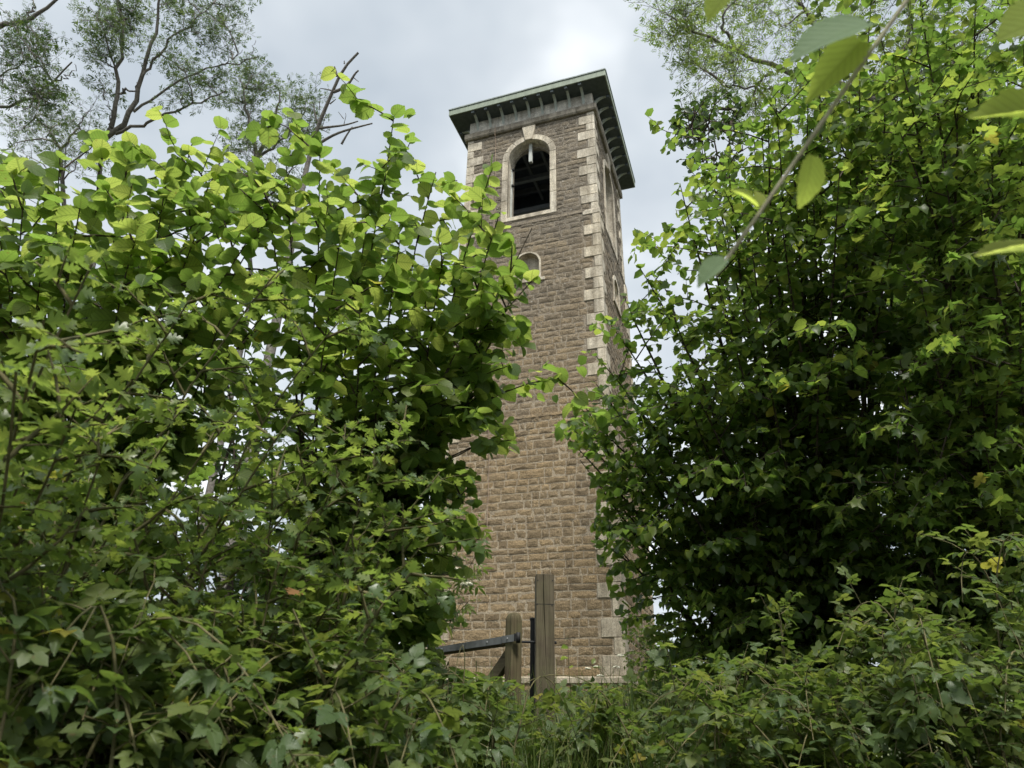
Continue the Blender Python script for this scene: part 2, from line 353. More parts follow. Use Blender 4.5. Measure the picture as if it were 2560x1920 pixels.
# blind arches
for k in range(2):
    mb = MB(); h = half(8); reveal(mb, N_R, N_ZS, N_ZB, -h - .012, -h + .2); mb.rot(rotk(k)); mb.build('niche_reveal', MS_ASH, tower)
    mb = MB(); A = arch_pts(N_R + .01, N_ZS, N_ZB - .01); mb.prism(A, 1, -h + .19, -h + .21); mb.rot(rotk(k)); mb.build('niche_panel', MS_ASH, tower)
    mb = MB(); ro = N_R + (.045 if k == 0 else .12)
    A0 = arch_pts(N_R, N_ZS, N_ZB); A1 = arch_pts(ro, N_ZS, N_ZB)
    for i in range(len(A0) - 1):
        mb.prism([A0[i], A0[i + 1], A1[i + 1], A1[i]], 1, -h - .03, -h + .02)
    mb.rot(rotk(k)); mb.build('niche_surround', MS_ASH, tower)
    MB().box(-.47, .47, -h - .05, -h + .1, N_ZB - .10, N_ZB - .004).rot(rotk(k)).build('niche_sill', MS_ASH, tower, .008)
# belfry openings: reveals, arch stones, jamb stones, keystones, sills
for k in range(4):
    mb = MB(); reveal(mb, B_R, B_ZS, B_ZB, -H0 - .02, -H0 + T_W); mb.rot(rotk(k)); mb.build('arch_reveal', MS_ASH, tower)
    mb = MB(); A0 = arch_pts(B_R - .055, B_ZS, B_ZB); A1 = arch_pts(B_R + .01, B_ZS, B_ZB)
    for i in range(len(A0) - 1): mb.prism([A0[i], A0[i + 1], A1[i + 1], A1[i]], 1, -H0 + .27, -H0 + .36)
    mb.rot(rotk(k)); mb.build('inner_arch_rib', MS_GREY, tower)
    if k > 1: continue
    ro = B_R + .172; nv = 7; a0 = .2
    for i in range(nv):
        if i == nv // 2: continue
        t0, t1 = math.pi * i / nv + .006, math.pi * (i + 1) / nv - .006
        if i == nv // 2 - 1: t1 = math.pi / 2 - .17
        if i == nv // 2 + 1: t0 = math.pi / 2 + .17
        ths = np.linspace(t0, t1, 5); o = -.026 - .006 * rng.random()
        poly = [(-B_R * math.cos(t), B_ZS + B_R * math.sin(t)) for t in ths] + [(-ro * math.cos(t), B_ZS + ro * math.sin(t)) for t in ths[::-1]]
        MB().prism(poly, 1, -H0 + o, -H0 + .05).rot(rotk(k)).build('voussoir', MS_ASH, tower, .006)
    MB().prism([(-.105, 13.93), (.105, 13.93), (.20, 14.446), (-.20, 14.446)], 1, -H0 - .07, -H0 + .05).rot(rotk(k)).build('keystone', MS_ASH, tower, .012)
    for sx in (-1, 1):
        for z0, z1 in ((12.66, 13.345), (11.92, 12.652), (11.20, 11.912)):
            o = .024 + .008 * rng.random()
            MB().box(min(sx * B_R, sx * ro), max(sx * B_R, sx * ro), -H0 - o, -H0 + .05, z0, z1).rot(rotk(k)).build('jamb_stone', MS_ASH, tower, .006)
    MB().box(-B_R - .0, B_R - .0, -H0 - .035, -H0 + T_W, 11.19, B_ZB + .002).rot(rotk(k)).build('sill', MS_ASH, tower, .01)
# inside the belfry
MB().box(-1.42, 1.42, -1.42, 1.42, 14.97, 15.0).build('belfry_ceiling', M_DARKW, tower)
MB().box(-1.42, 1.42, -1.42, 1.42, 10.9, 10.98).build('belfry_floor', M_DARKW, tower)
M_BEAM = m_paint('grey brown belfry beam', (.24, .26, .29), .10, .7)
for y in (-1.05, -.62, -.05, .55, 1.05): MB().box(-1.42, 1.42, y, y + .09, 14.78, 14.968).build('beam', M_BEAM, tower)
for x in (-.62, -.05, .50): MB().box(x, x + .08, -1.42, 1.42, 14.66, 14.779).build('joist', M_BEAM, tower)
MB().box(-1.42, 1.42, -.2, -.08, 14.1, 14.25).build('bell_frame_beam', M_BEAM, tower)
MB().box(-1.42, 1.42, .6, .72, 13.6, 13.75).build('bell_frame_beam', M_BEAM, tower)
MB().box(-B_R + .002, -B_R + .055, -H0 + .20, -H0 + .26, B_ZB + .01, 13.22).build('frame_strip', M_PALE, tower, .006)
for z in (13.20, 12.62): MB().box(-B_R + .04, -B_R + .10, -H0 + .17, -H0 + .25, z - .03, z + .03).build('hinge', M_BLACK, tower, .005)
st = MB(); st.box(-.045, .045, -H0 + .12, -H0 + .132, 13.28, 13.95); st.box(-.045, .045, -H0 + .198, -H0 + .21, 13.28, 13.95)
st.box(-.045, -.033, -H0 + .132, -H0 + .198, 13.28, 13.95); st.box(.033, .045, -H0 + .132, -H0 + .198, 13.28, 13.95)
tag(st.build('hanging_tube', M_PALE, tower), 'pale hollow square tube hanging in the arch')
# string course, frieze, brackets, eaves
cuts = {0: (-1.95, -1.2, .12, 1.40, 1.95), 1: (-1.84, -.9, .2, 1.1, 1.84), 2: (-1.95, -.5, .8, 1.95), 3: (-1.84, 0, 1.84)}
for k in range(4):
    for a, b in zip(cuts[k], cuts[k][1:]):
        j = .006 * rng.random(); H = H0
        prof = [(-H + .06, 14.452), (-H - .07, 14.455), (-H - .105 - j, 14.50), (-H - .112 - j, 14.66), (-H - .03, 14.705), (-H + .06, 14.705)]
        MB().prism(prof, 0, a + .003, b - .003).rot(rotk(k)).build('string_course_block', MS_GREY, tower, .006)
core2 = MB().box(-H0, H0, -H0, H0, 14.70, 15.175); core2.f = core2.f[2:]; core2.build('frieze', m_stone('frieze render', (.66, .64, .57), (.68, .66, .60), ashlar=True), tower)
brk_prof = [(.36 - .36 * math.cos(t), 14.845 + .335 * math.sin(t)) for t in np.linspace(0, math.pi / 2, 9)] + \
           [(.36 - .425 * math.cos(t), min(15.178, 14.845 + .40 * math.sin(t))) for t in np.linspace(math.pi / 2, 0, 9)]
brk = MB().prism([(-H0 - a + .0, z) for a, z in brk_prof], 0, -.036, .036).mesh('bracket', M_BRK)
blk = MB().box(-.045, .045, -H0 - .45, -H0 - .355, 15.10, 15.178).mesh('bracket_block', M_SOFF)
for k in range(4):
    for i in range(9):
        s = -1.588 + .397 * i; p = rotk(k)((s, 0, 0))
        o = link('bracket', brk, tower); o.location = p; o.rotation_euler = (0, 0, k * math.pi / 2)
        q = link('bracket_block', blk, o)
EH = H0 + .487
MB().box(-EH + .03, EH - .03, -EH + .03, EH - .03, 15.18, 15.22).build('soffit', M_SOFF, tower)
for k in range(4):
    e = EH if k % 2 == 0 else EH - .036
    MB().box(-e, e, -EH, -EH + .032, 15.176, 15.37).rot(rotk(k)).build('fascia', M_FASC, tower, .004)
    for i in range(4):
        a = -e - .012 + (2 * e + .024) * i / 4; b = a + (2 * e + .024) / 4; dz = .010 * rng.random()
        MB().box(a + .002, b - .002, -EH - .022, -EH + .05, 15.372 + dz, 15.418 + dz).rot(rotk(k)).build('gutter_edge', M_LIP, tower, .004)
ph = EH - .01
MB().add([(-ph, -ph, 15.40), (ph, -ph, 15.40), (ph, ph, 15.40), (-ph, ph, 15.40), (0, 0, 16.0)], [(0, 1, 4), (1, 2, 4), (2, 3, 4), (3, 0, 4), (3, 2, 1, 0)]).build('roof', M_LIP, tower)
# quoins
LONG = [14.03, 13.46, 12.84, 12.23, 11.54, 10.86, 10.22, 9.54, 8.91, 8.28, 7.60, 6.95, 6.28, 5.66, 4.95, 4.30, 3.64, 2.98, 2.33, 1.40, .68, .006]
LH = {.68: .36, .006: .365, 1.40: .29, 10.86: .13}
bands = []        # (z0, z1, is_long) from the bottom up
z_prev = None
for z0 in sorted(LONG):
    z1 = z0 + LH.get(z0, .31)
    if z_prev is not None and z0 - z_prev > .02:
        g = z0 - z_prev
        if g > .5: bands += [(z_prev, z_prev + g / 2, False), (z_prev + g / 2, z0, True)]
        else: bands.append((z_prev, z0, False))
    bands.append((z0, z1, True)); z_prev = z1
bands.append((z_prev, 14.452, False))
def quoin(lx, ly, h):
    return MB().box(-lx, 0, 0, ly, .004, h - .004).mesh('quoin', MS_ASH, .010)
for z0, z1, lg in bands:
    zc = (z0 + z1) / 2
    if SET1 - .02 < zc < SET1 + .14 or SET2 - .1 < zc < SET2 + .2: pass
    for k in range(4):
        l1, l2 = (.47, .205) if lg else (.205, .47)
        l1 += rng.uniform(-.05, .05); l2 += rng.uniform(-.05, .05)
        if k % 2: l1, l2 = l2, l1
        # the quoin wraps the corner between face k and face k+1
        hh = half(zc) + .024 + .006 * rng.random()
        o = link('quoin', quoin(l1, l2, z1 - z0), tower)
        p = rotk(k)((hh, -hh, z0)); o.location = p; o.rotation_euler = (0, 0, k * math.pi / 2)
# rubble stones
def stone_unit(seed):
    g = np.random.default_rng(seed); nx_, nz_ = 4, 3
    V = []; X = np.linspace(-.5, .5, nx_ + 1); Z = np.linspace(-.5, .5, nz_ + 1)
    for j, z in enumerate(Z):
        for i, x in enumerate(X):
            edge = i in (0, nx_) or j in (0, nz_)
            dx = g.uniform(-.05, .05) if 0 < i < nx_ else g.uniform(-.022, .010) * np.sign(x)
            dz = g.uniform(-.07, .07) if 0 < j < nz_ else g.uniform(-.07, .02) * np.sign(z)
            V.append((x + dx, (-.004 + g.uniform(-.004, .004)) if edge else -.008 - g.uniform(0, .010), z + dz))
    F = []
    for j in range(nz_):
        for i in range(nx_):
            a = j * (nx_ + 1) + i; q = (a, a + 1, a + nx_ + 2, a + nx_ + 1)
            F += [(q[0], q[1], q[2]), (q[0], q[2], q[3])] if g.random() < .5 else [(q[0], q[1], q[3]), (q[1], q[2], q[3])]
    ringi = [i for i in range(nx_ + 1)] + [j * (nx_ + 1) + nx_ for j in range(1, nz_ + 1)] + [nz_ * (nx_ + 1) + i for i in range(nx_ - 1, -1, -1)] + [j * (nx_ + 1) for j in range(nz_ - 1, 0, -1)]
    k = len(V)
    for r in ringi: V.append((V[r][0] * 1.0, .03, V[r][2]))
    n = len(ringi)
    for i in range(n): F += [(ringi[i], k + i, k + (i + 1) % n), (ringi[i], k + (i + 1) % n, ringi[(i + 1) % n])]
    return np.array(V), np.array(F)
UNITS = [stone_unit(s) for s in range(14)]
UMESH = [mesh_tris('stone', V, F, MS_STONE, smooth=False) for V, F in UNITS]
courses = []
for z0, z1, lg in bands:
    n = 2 if z1 - z0 > .24 else 1
    f = .5 + rng.uniform(-.1, .1); zs = [z0, z0 + f * (z1 - z0), z1] if n == 2 else [z0, z1]
    for a, b in zip(zs, zs[1:]): courses.append((a, b, lg))
stones = []
for k in range(4):
    for a, b, lg in courses:
        zc = (a + b) / 2; h = half(zc)
        if abs(zc - SET1 - .06) < .08 and k != 0: pass
        l = (.47 if lg else .205) if k % 2 == 0 else (.205 if lg else .47)
        segs = [(-h + l - .01, h - l + .01)]
        blocked = []
        if 11.19 < zc < 14.46:
            if zc < B_ZS: blocked.append(B_R + .16)
            elif zc < B_ZS + B_R + .16: blocked.append(math.sqrt(max(0, (B_R + .165) ** 2 - (zc - B_ZS) ** 2)))
            if zc > 13.95: blocked.append(.11 + .18 * (zc - 13.93) / .5)
        if k < 2 and N_ZB - .06 < zc < N_ZS + N_R + .04:
            w = N_R + .04
            blocked.append(w if zc < N_ZS else math.sqrt(max(.001, w * w - (zc - N_ZS) ** 2)))
        if blocked:
            w = max(blocked); segs = [(segs[0][0], -w), (w, segs[0][1])]
        for s0, s1 in segs:
            x = s0
            while x < s1 - .04:
                L = float(np.clip(rng.lognormal(-1.33, .38), .12, .58))
                if s1 - x - L < .15: L = s1 - x
                stones.append((k, x + L / 2, zc, L, b - a, h)); x += L
vis_poly = [(1300, 480), (1480, 540), (1500, 700), (1490, 830), (1400, 960), (1440, 1200), (1540, 1400), (1560, 1690), (1110, 1690), (1160, 1480), (1230, 1280), (1230, 1000), (1330, 800), (1250, 600)]
def inpoly(x, y, P):
    c = False
    for (x1, y1), (x2, y2) in zip(P, P[1:] + P[:1]):
        if (y1 > y) != (y2 > y) and x < (x2 - x1) * (y - y1) / (y2 - y1) + x1: c = not c
    return c
TM = Matrix.Translation(tower.location) @ Matrix.Rotation(-YAW, 4, 'Z')
sc_ = []
for i, (k, s, z, L, hh, h) in enumerate(stones):
    P = TM @ Vector(rotk(k)((s, -h, z))); px, py, d = proj(np.array(P))
    sc_.append(L * hh / d ** 2 * (1.0 if (k == 0 and inpoly(px, py, vis_poly)) else (.05 if k < 2 else .001)))
big = set(np.argsort(sc_)[::-1][:300].tolist())
SV, SF, SR, kk = [], [], [], 0
for i, (k, s, z, L, hh, h) in enumerate(stones):
    u = int(rng.integers(14)); fx = rng.choice([-1, 1]) if False else 1
    po = rng.uniform(-.006, .007); sx, sz = L - rng.uniform(.018, .034), hh - rng.uniform(.016, .030)
    if i in big:
        o = link('stone', UMESH[u], tower); o.location = rotk(k)((s, -h - po, z)); o.rotation_euler = (0, 0, k * math.pi / 2); o.scale = (sx, 1, sz)
    else:
        V, F = UNITS[u]; W = V * np.array([sx, 1, sz]) + np.array([s, -h - po, z])
        c, sn = [(1, 0), (0, 1), (-1, 0), (0, -1)][k]
        W = np.stack([c * W[:, 0] - sn * W[:, 1], sn * W[:, 0] + c * W[:, 1], W[:, 2]], -1)
        SV.append(W); SF.append(F + kk); SR.append(np.full(len(V), rng.random())); kk += len(V)
tag(link('stone_facing', mesh_tris('stone_facing', np.concatenate(SV), np.concatenate(SF), MS_STONE, rnd=np.concatenate(SR), smooth=False), tower), kind='stuff')
# thin cable down the front
cz = np.linspace(14.72, 2.6, 40); cx = np.interp(cz, [2.6, 4, 8, 11, 14.8], [-.76, -.78, -.93, -.94, -.99]) + .012 * np.sin(cz * 1.7)
cyy = np.array([-half(z) - .045 for z in cz]); cyy[:2] = -H0 - .125
MB().tube(np.stack([cx, cyy, cz], -1), .008, 5).build('cable', M_CABLE, tower, smooth=True)

# ------------------------------------------------------------------ gate and posts
def atY(px, py, Y):
    d = C_FWD + C_R * (px - 1280) / FPX - C_U * (py - 960) / FPX
    return CAM + d * (Y / d[1])
def post_mesh(name, w, d, hgt, m, crack=True, peak=.018):
    """square timber post with a wandering drying crack down its front"""
    nzs = 16; rings = []
    for i in range(nzs + 1):
        z = hgt * i / nzs; t = i / nzs
        cxk = .010 + .016 * math.sin(t * 4.2 + .3) - .012 * t; cw = .0022 + .0012 * math.sin(t * 9); dp = .03 if crack else .0
        j = lambda a: a + rng.uniform(-.0012, .0012)
        x, y = w / 2, d / 2; c = .008
        rings.append([(j(-x), -y + c, z), (j(-x + c), -y, z), (cxk - cw, -y, z), (cxk, -y + dp, z), (cxk + cw, -y, z), (j(x - c), -y, z), (j(x), -y + c, z), (x, y - c, z), (x - c, y, z), (-x + c, y, z), (-x, y - c, z)])
    n = len(rings[0]); V = [p for r in rings for p in r]
    F = [(a * n + i, a * n + (i + 1) % n, (a + 1) * n + (i + 1) % n, (a + 1) * n + i) for a in range(nzs) for i in range(n)]
    V.append((.004, 0, hgt + peak)); F += [(nzs * n + i, nzs * n + (i + 1) % n, len(V) - 1) for i in range(n)]
    return MB().add(V, F).mesh(name, m)
pt = atY(1361, 1440, 6.5); pg = float(ground_z(pt[0], 6.5)) - .25
gp = empty('gate_post', (pt[0], 6.5, pg), R(2)); tag(gp, 'tall weathered square timber gatepost with a long drying crack', 'post')
hp = pt[2] - pg
link('post', post_mesh('post', .164, .16, hp, M_POST), gp)
MB().box(-.0815, .0815, -.0814, -.0802, hp - .262, hp - .258).build('saw_mark', M_BLACK, gp)
for x, z in ((-.066, hp - .055), (.066, hp - .055), (-.072, hp - .262), (.060, hp - .270)):
    MB().tube([(x, -.083, z), (x, -.073, z)], .006, 8).build('bolt_hole', M_BLACK, gp)
hz = atY(1320, 1605, 6.5)[2] - pg
MB().tube([(-.080, 0, hz), (-.215, .0, hz)], .011, 8).build('hinge_hook', M_BLACK, gp)
MB().tube([(.078, 0, hz), (.105, 0, hz)], .013, 8).build('hinge_nut', M_BLACK, gp)
p2 = atY(1334, 1547, 6.78); g2 = float(ground_z(p2[0], 6.78)) - .25
dp_ = empty('iron_post', (p2[0], 6.78, g2)); tag(dp_, 'thin dark post close behind the tall gatepost', 'post')
MB().box(-.03, .03, -.03, .03, 0, p2[2] - g2).build('shaft', M_BLACK, dp_, .004)
MB().box(-.034, .034, -.034, .034, p2[2] - g2 - .015, p2[2] - g2 + .006).build('cap', M_BLACK, dp_, .004)
s0 = atY(1284, 1597, 6.5); e0 = atY(1100, 1629, 7.6); dv = (e0 - s0); th = math.atan2(dv[1], dv[0])
sg = float(ground_z(s0[0], 6.5)); gate = empty('field_gate', (s0[0], 6.5, sg), th)
tag(gate, 'old timber field gate with a rounded stile and grey metal hinge strap', 'gate')
zr = s0[2] - sg; ztop = atY(1284, 1531, 6.5)[2] - sg
stl = MB(); rings = []
w0 = .056
for i in range(9):
    z = ztop * .0 + .10 + (ztop - .075 - .10) * i / 8; rings.append((w0, z))
for i in range(1, 6): a = i / 6 * math.pi / 2; rings.append((w0 * (math.cos(a) ** .75), ztop - .075 + .075 * math.sin(a)))
V = []; 
for w, z in rings:
    c = w * .18; V += [(-w, -w + c, z), (-w + c, -w, z), (w - c, -w, z), (w, -w + c, z), (w, w - c, z), (w - c, w, z), (-w + c, w, z), (-w, w - c, z)]
F = [(a * 8 + i, a * 8 + (i + 1) % 8, (a + 1) * 8 + (i + 1) % 8, (a + 1) * 8 + i) for a in range(len(rings) - 1) for i in range(8)] + [tuple(len(V) - 8 + i for i in range(8)), tuple(range(8))[::-1]]
stl.add(V, F).build('stile', M_STILE, gate)
MB().box(.057, 3.0, -.036, .036, zr - .048, zr + .030).build('top_rail', M_RAIL, gate, .006)
MB().box(.057, 3.0, -.034, .034, zr - .83, zr - .73).build('bottom_rail', M_RAIL, gate, .006)
MB().box(.057, 3.0, -.030, .030, zr - .58, zr - .50).build('middle_rail', M_RAIL, gate, .006)
MB().box(2.89, 2.98, -.045, .045, .05, zr + .12).build('far_stile', M_RAIL, gate, .006)
MB().prism([(.058, zr - .06), (.058, zr - .20), (.80, zr - .73), (.98, zr - .73)], 1, -.028, .028).build('brace', M_RAIL, gate, .005)
sp = MB(); sp.box(-.10, .085, .058, .066, zr - .034, zr + .024); sp.add([(.085, .058, zr - .034), (.085, .066, zr - .034), (.12, .047, zr - .034), (.12, .038, zr - .034), (.085, .058, zr + .024), (.085, .066, zr + .024), (.12, .047, zr + .024), (.12, .038, zr + .024)], [(0, 1, 2, 3), (4, 7, 6, 5), (1, 5, 6, 2), (0, 3, 7, 4)])
sp.box(.12, 1.35, .037, .046, zr - .034, zr + .024)
strap = sp.build('hinge_strap', M_STEEL, gate)
for x, y in ((.0, .066), (.36, .046), (.78, .046), (1.2, .046)):
    MB().tube([(x, y, zr - .005), (x, y + .009, zr - .005)], [.011, .008], 10).build('bolt', M_PALE if False else M_STEEL, strap, smooth=False)
MB().tube([(-.115, .03, zr - .045), (-.115, .03, zr + .040)], .019, 12).build('hinge_eye', M_BLACK, strap, smooth=True)
MB().box(-.115, -.095, .03, .064, zr - .03, zr + .03).build('hinge_leaf', M_BLACK, strap)

# ------------------------------------------------------------------ leaf shapes (unit length along +y, face up +z)
def leaf_tmpl(outline, fold=.16, curl=.25, wob=0.0, seed=0):
    """outline: (midrib parameter, x, y) up one side, mirrored; returns vertices, triangles, uv"""
    g = np.random.default_rng(seed)
    V = []; UV = []; T = []
    n = len(outline)
    for m, x, y in outline: V.append((0, m, 0)); UV.append((.5, m))
    wmax = max(abs(o[1]) for o in outline)
    for sgn in (1, -1):
        for m, x, y in outline:
            V.append((sgn * x * (1 + g.uniform(-wob, wob)), y + g.uniform(-wob, wob) * .3, fold * x)); UV.append((.5 + sgn * .5 * x / wmax, y))
    for side in (0, 1):
        o = n + side * n
        for i in range(n - 1):
            tri = [(i, o + i, o + i + 1), (i, o + i + 1, i + 1)]
            if i == n - 2: tri = tri[:1] if outline[-1][1] == 0 else tri
            for t in tri: T.append(t if side == 0 else t[::-1])
    V = np.array(V, float); V[:, 2] -= curl * V[:, 1] ** 2; V[:, 2] += wob * .5 * np.sin(V[:, 1] * 9 + seed) * np.abs(V[:, 0])
    return V, np.array(T), np.clip(np.array(UV, float), 0, 1)
def serrate(outline, k=2, amt=.05):
    out = []
    for a, b in zip(outline, outline[1:]):
        for j in range(k):
            t = j / k; t2 = (j + .72) / k
            L = lambda u: tuple(a[i] + (b[i] - a[i]) * u for i in range(3))
            p = L(t); out.append(p); q = L(t2)
            dx, dy = b[1] - a[1], b[2] - a[2]; l = math.hypot(dx, dy) + 1e-6
            out.append((q[0], max(0, q[1] + dy / l * amt), q[2] - dx / l * amt))
    out.append(outline[-1]); return out
HAZ = [(0, .012, 0), (.06, .20, -.05), (.18, .40, .12), (.38, .475, .36), (.58, .455, .60), (.76, .33, .80), (.90, .12, .92), (1, 0, 1.03)]
HAW = [(0, .012, 0), (.16, .07, .14), (.24, .36, .30), (.26, .44, .42), (.42, .12, .40), (.48, .40, .60), (.52, .40, .72), (.66, .12, .64), (.72, .24, .86), (.85, .12, .86), (1, 0, 1.0)]
MAPL = [(0, .02, 0), (.04, .30, -.10), (.08, .52, .05), (.20, .30, .20), (.32, .52, .44), (.36, .48, .56), (.52, .22, .54), (.66, .24, .72), (1, 0, 1.0)]
BRAL = [(0, .012, 0), (.06, .22, .0), (.18, .36, .16), (.38, .40, .38), (.60, .30, .62), (.82, .13, .84), (1, 0, 1.03)]
ELL = [(0, .02, 0), (.25, .25, .25), (.5, .32, .5), (.78, .2, .78), (1, 0, 1)]
BEE = [(0, .012, 0), (.06, .14, .03), (.2, .30, .2), (.42, .36, .42), (.64, .31, .64), (.84, .17, .84), (1, 0, 1.0)]
def compound(lv, parts):
    """several copies of one leaflet: (angle, scale, base x, base y)"""
    V, T, U = [], [], []; k = 0
    for a, s, bx, by in parts:
        v, t, u = lv; c, sn = math.cos(a), math.sin(a)
        w = v * s; w = np.stack([c * w[:, 0] - sn * w[:, 1] + bx, sn * w[:, 0] + c * w[:, 1] + by, w[:, 2] - .05 * abs(a) * (np.hypot(w[:, 0], w[:, 1]))], -1)
        V.append(w); T.append(t + k); U.append(u); k += len(v)
    return np.concatenate(V), np.concatenate(T), np.concatenate(U)
def lo(o, n=2): return [leaf_tmpl(o, .10 + .16 * i, .15 + .25 * i, .05, i) for i in range(n)]
def hi(o, k=2, amt=.03, n=4): return [leaf_tmpl(serrate(o, k, amt), .08 + .09 * i, .10 + .16 * i, .07, i + 5) for i in range(n)]
TRI = [(0, .56, 0, .46), (1.15, .47, -.05, .32), (-1.15, .47, .05, .32)]
FIVE = TRI + [(2.0, .40, -.04, .24), (-2.0, .40, .04, .24)]
HAZ5 = [(0, .015, -.02), (.18, .42, .12), (.70, .40, .72), (1, 0, 1.04)]
MAP5 = [(0, .02, 0), (.06, .50, .0), (.22, .28, .2), (.36, .52, .5), (.55, .2, .56), (1, 0, 1.0)]
BRA5 = [(0, .02, 0), (.16, .36, .12), (.58, .36, .58), (1, 0, 1.04)]
L_HAZ, H_HAZ = lo(HAZ), hi(HAZ); L_HZ5 = lo(HAZ5, 3); L_MP5 = lo(MAP5, 3)
L_HAW, H_HAW = lo(HAW), [leaf_tmpl(HAW, .08 + .09 * i, .10 + .15 * i, .06, i) for i in range(4)]
L_MAP, H_MAP = lo(MAPL), hi(MAPL, 1, .02)
L_BRA = [compound(b, TRI) for b in lo(BRA5)] + [compound(lo(BRA5)[0], FIVE)]
H_BRA = [compound(b, TRI) for b in hi(BRAL, 2, .035)] + [compound(hi(BRAL, 2, .03)[1], FIVE)]
L_ELL = lo(ELL)
L_BEE, H_BEE = lo(BEE), hi(BEE, 2, .03)
NAR = (np.array([(0, 0, 0), (.14, .45, .02), (-.14, .45, .02), (0, 1, -.15)], float), np.array([(0, 1, 2), (1, 3, 2)]), np.array([(.5, 0), (1, .45), (0, .45), (.5, 1)], float))
L_PIN = [compound(NAR, [(0, .34, 0, .66)] + [(s * 1.0, .32, 0, y) for y in (.22, .42, .60) for s in (1, -1)]), compound(NAR, [(0.1, .5, 0, .4), (.9, .5, 0, .2), (-.8, .5, 0, .3), (.5, .5, 0, .55), (-.5, .5, 0, .5)])]
NAR2 = leaf_tmpl([(0, .02, 0), (.3, .17, .3), (.65, .14, .65), (1, 0, 1)], .15, .35)
L_ELD = [compound(NAR2, [(0, .42, 0, .6), (1.0, .40, 0, .52), (-1.0, .40, 0, .52), (1.1, .36, 0, .28), (-1.1, .36, 0, .28)])]

# ------------------------------------------------------------------ plant growth
UP = np.array([0, 0, 1.0])
def unit(v): return v / (np.linalg.norm(v) + 1e-9)
def bez(a, b, c, n):
    t = np.linspace(0, 1, n)[:, None]; return (1 - t) ** 2 * a + 2 * t * (1 - t) * b + t * t * c
CLEAR = [(1000, 60), (1640, 60), (1600, 480), (1570, 640), (1540, 700), (1500, 760), (1470, 820), (1440, 890), (1460, 960), (1400, 1030), (1375, 1085), (1450, 1140), (1500, 1235), (1470, 1330), (1530, 1480), (1560, 1600), (1556, 1706), (1400, 1712), (1330, 1735), (1270, 1700), (1110, 1672), (1100, 1610), (1160, 1555), (1190, 1500), (1225, 1350), (1190, 1260), (1205, 1190), (1120, 1150), (1112, 1100), (1180, 1080), (1200, 1130), (1290, 1130), (1280, 1060), (1240, 1010), (1245, 985), (1400, 1000), (1420, 930), (1330, 900), (1310, 770), (1350, 695), (1312, 665), (1280, 632), (1290, 520), (1250, 470), (1240, 395), (1190, 400), (1160, 440), (1050, 440), (1030, 300)]
CP = np.array(CLEAR, float)
def in_clear(px, py):
    px = np.asarray(px)[:, None]; py = np.asarray(py)[:, None]; x1, y1 = CP[:, 0][None], CP[:, 1][None]; x2, y2 = np.roll(CP[:, 0], -1)[None], np.roll(CP[:, 1], -1)[None]
    c = ((y1 > py) != (y2 > py)) & (px < (x2 - x1) * (py - y1) / (y2 - y1 + 1e-9) + x1); return c.sum(1) % 2 == 1
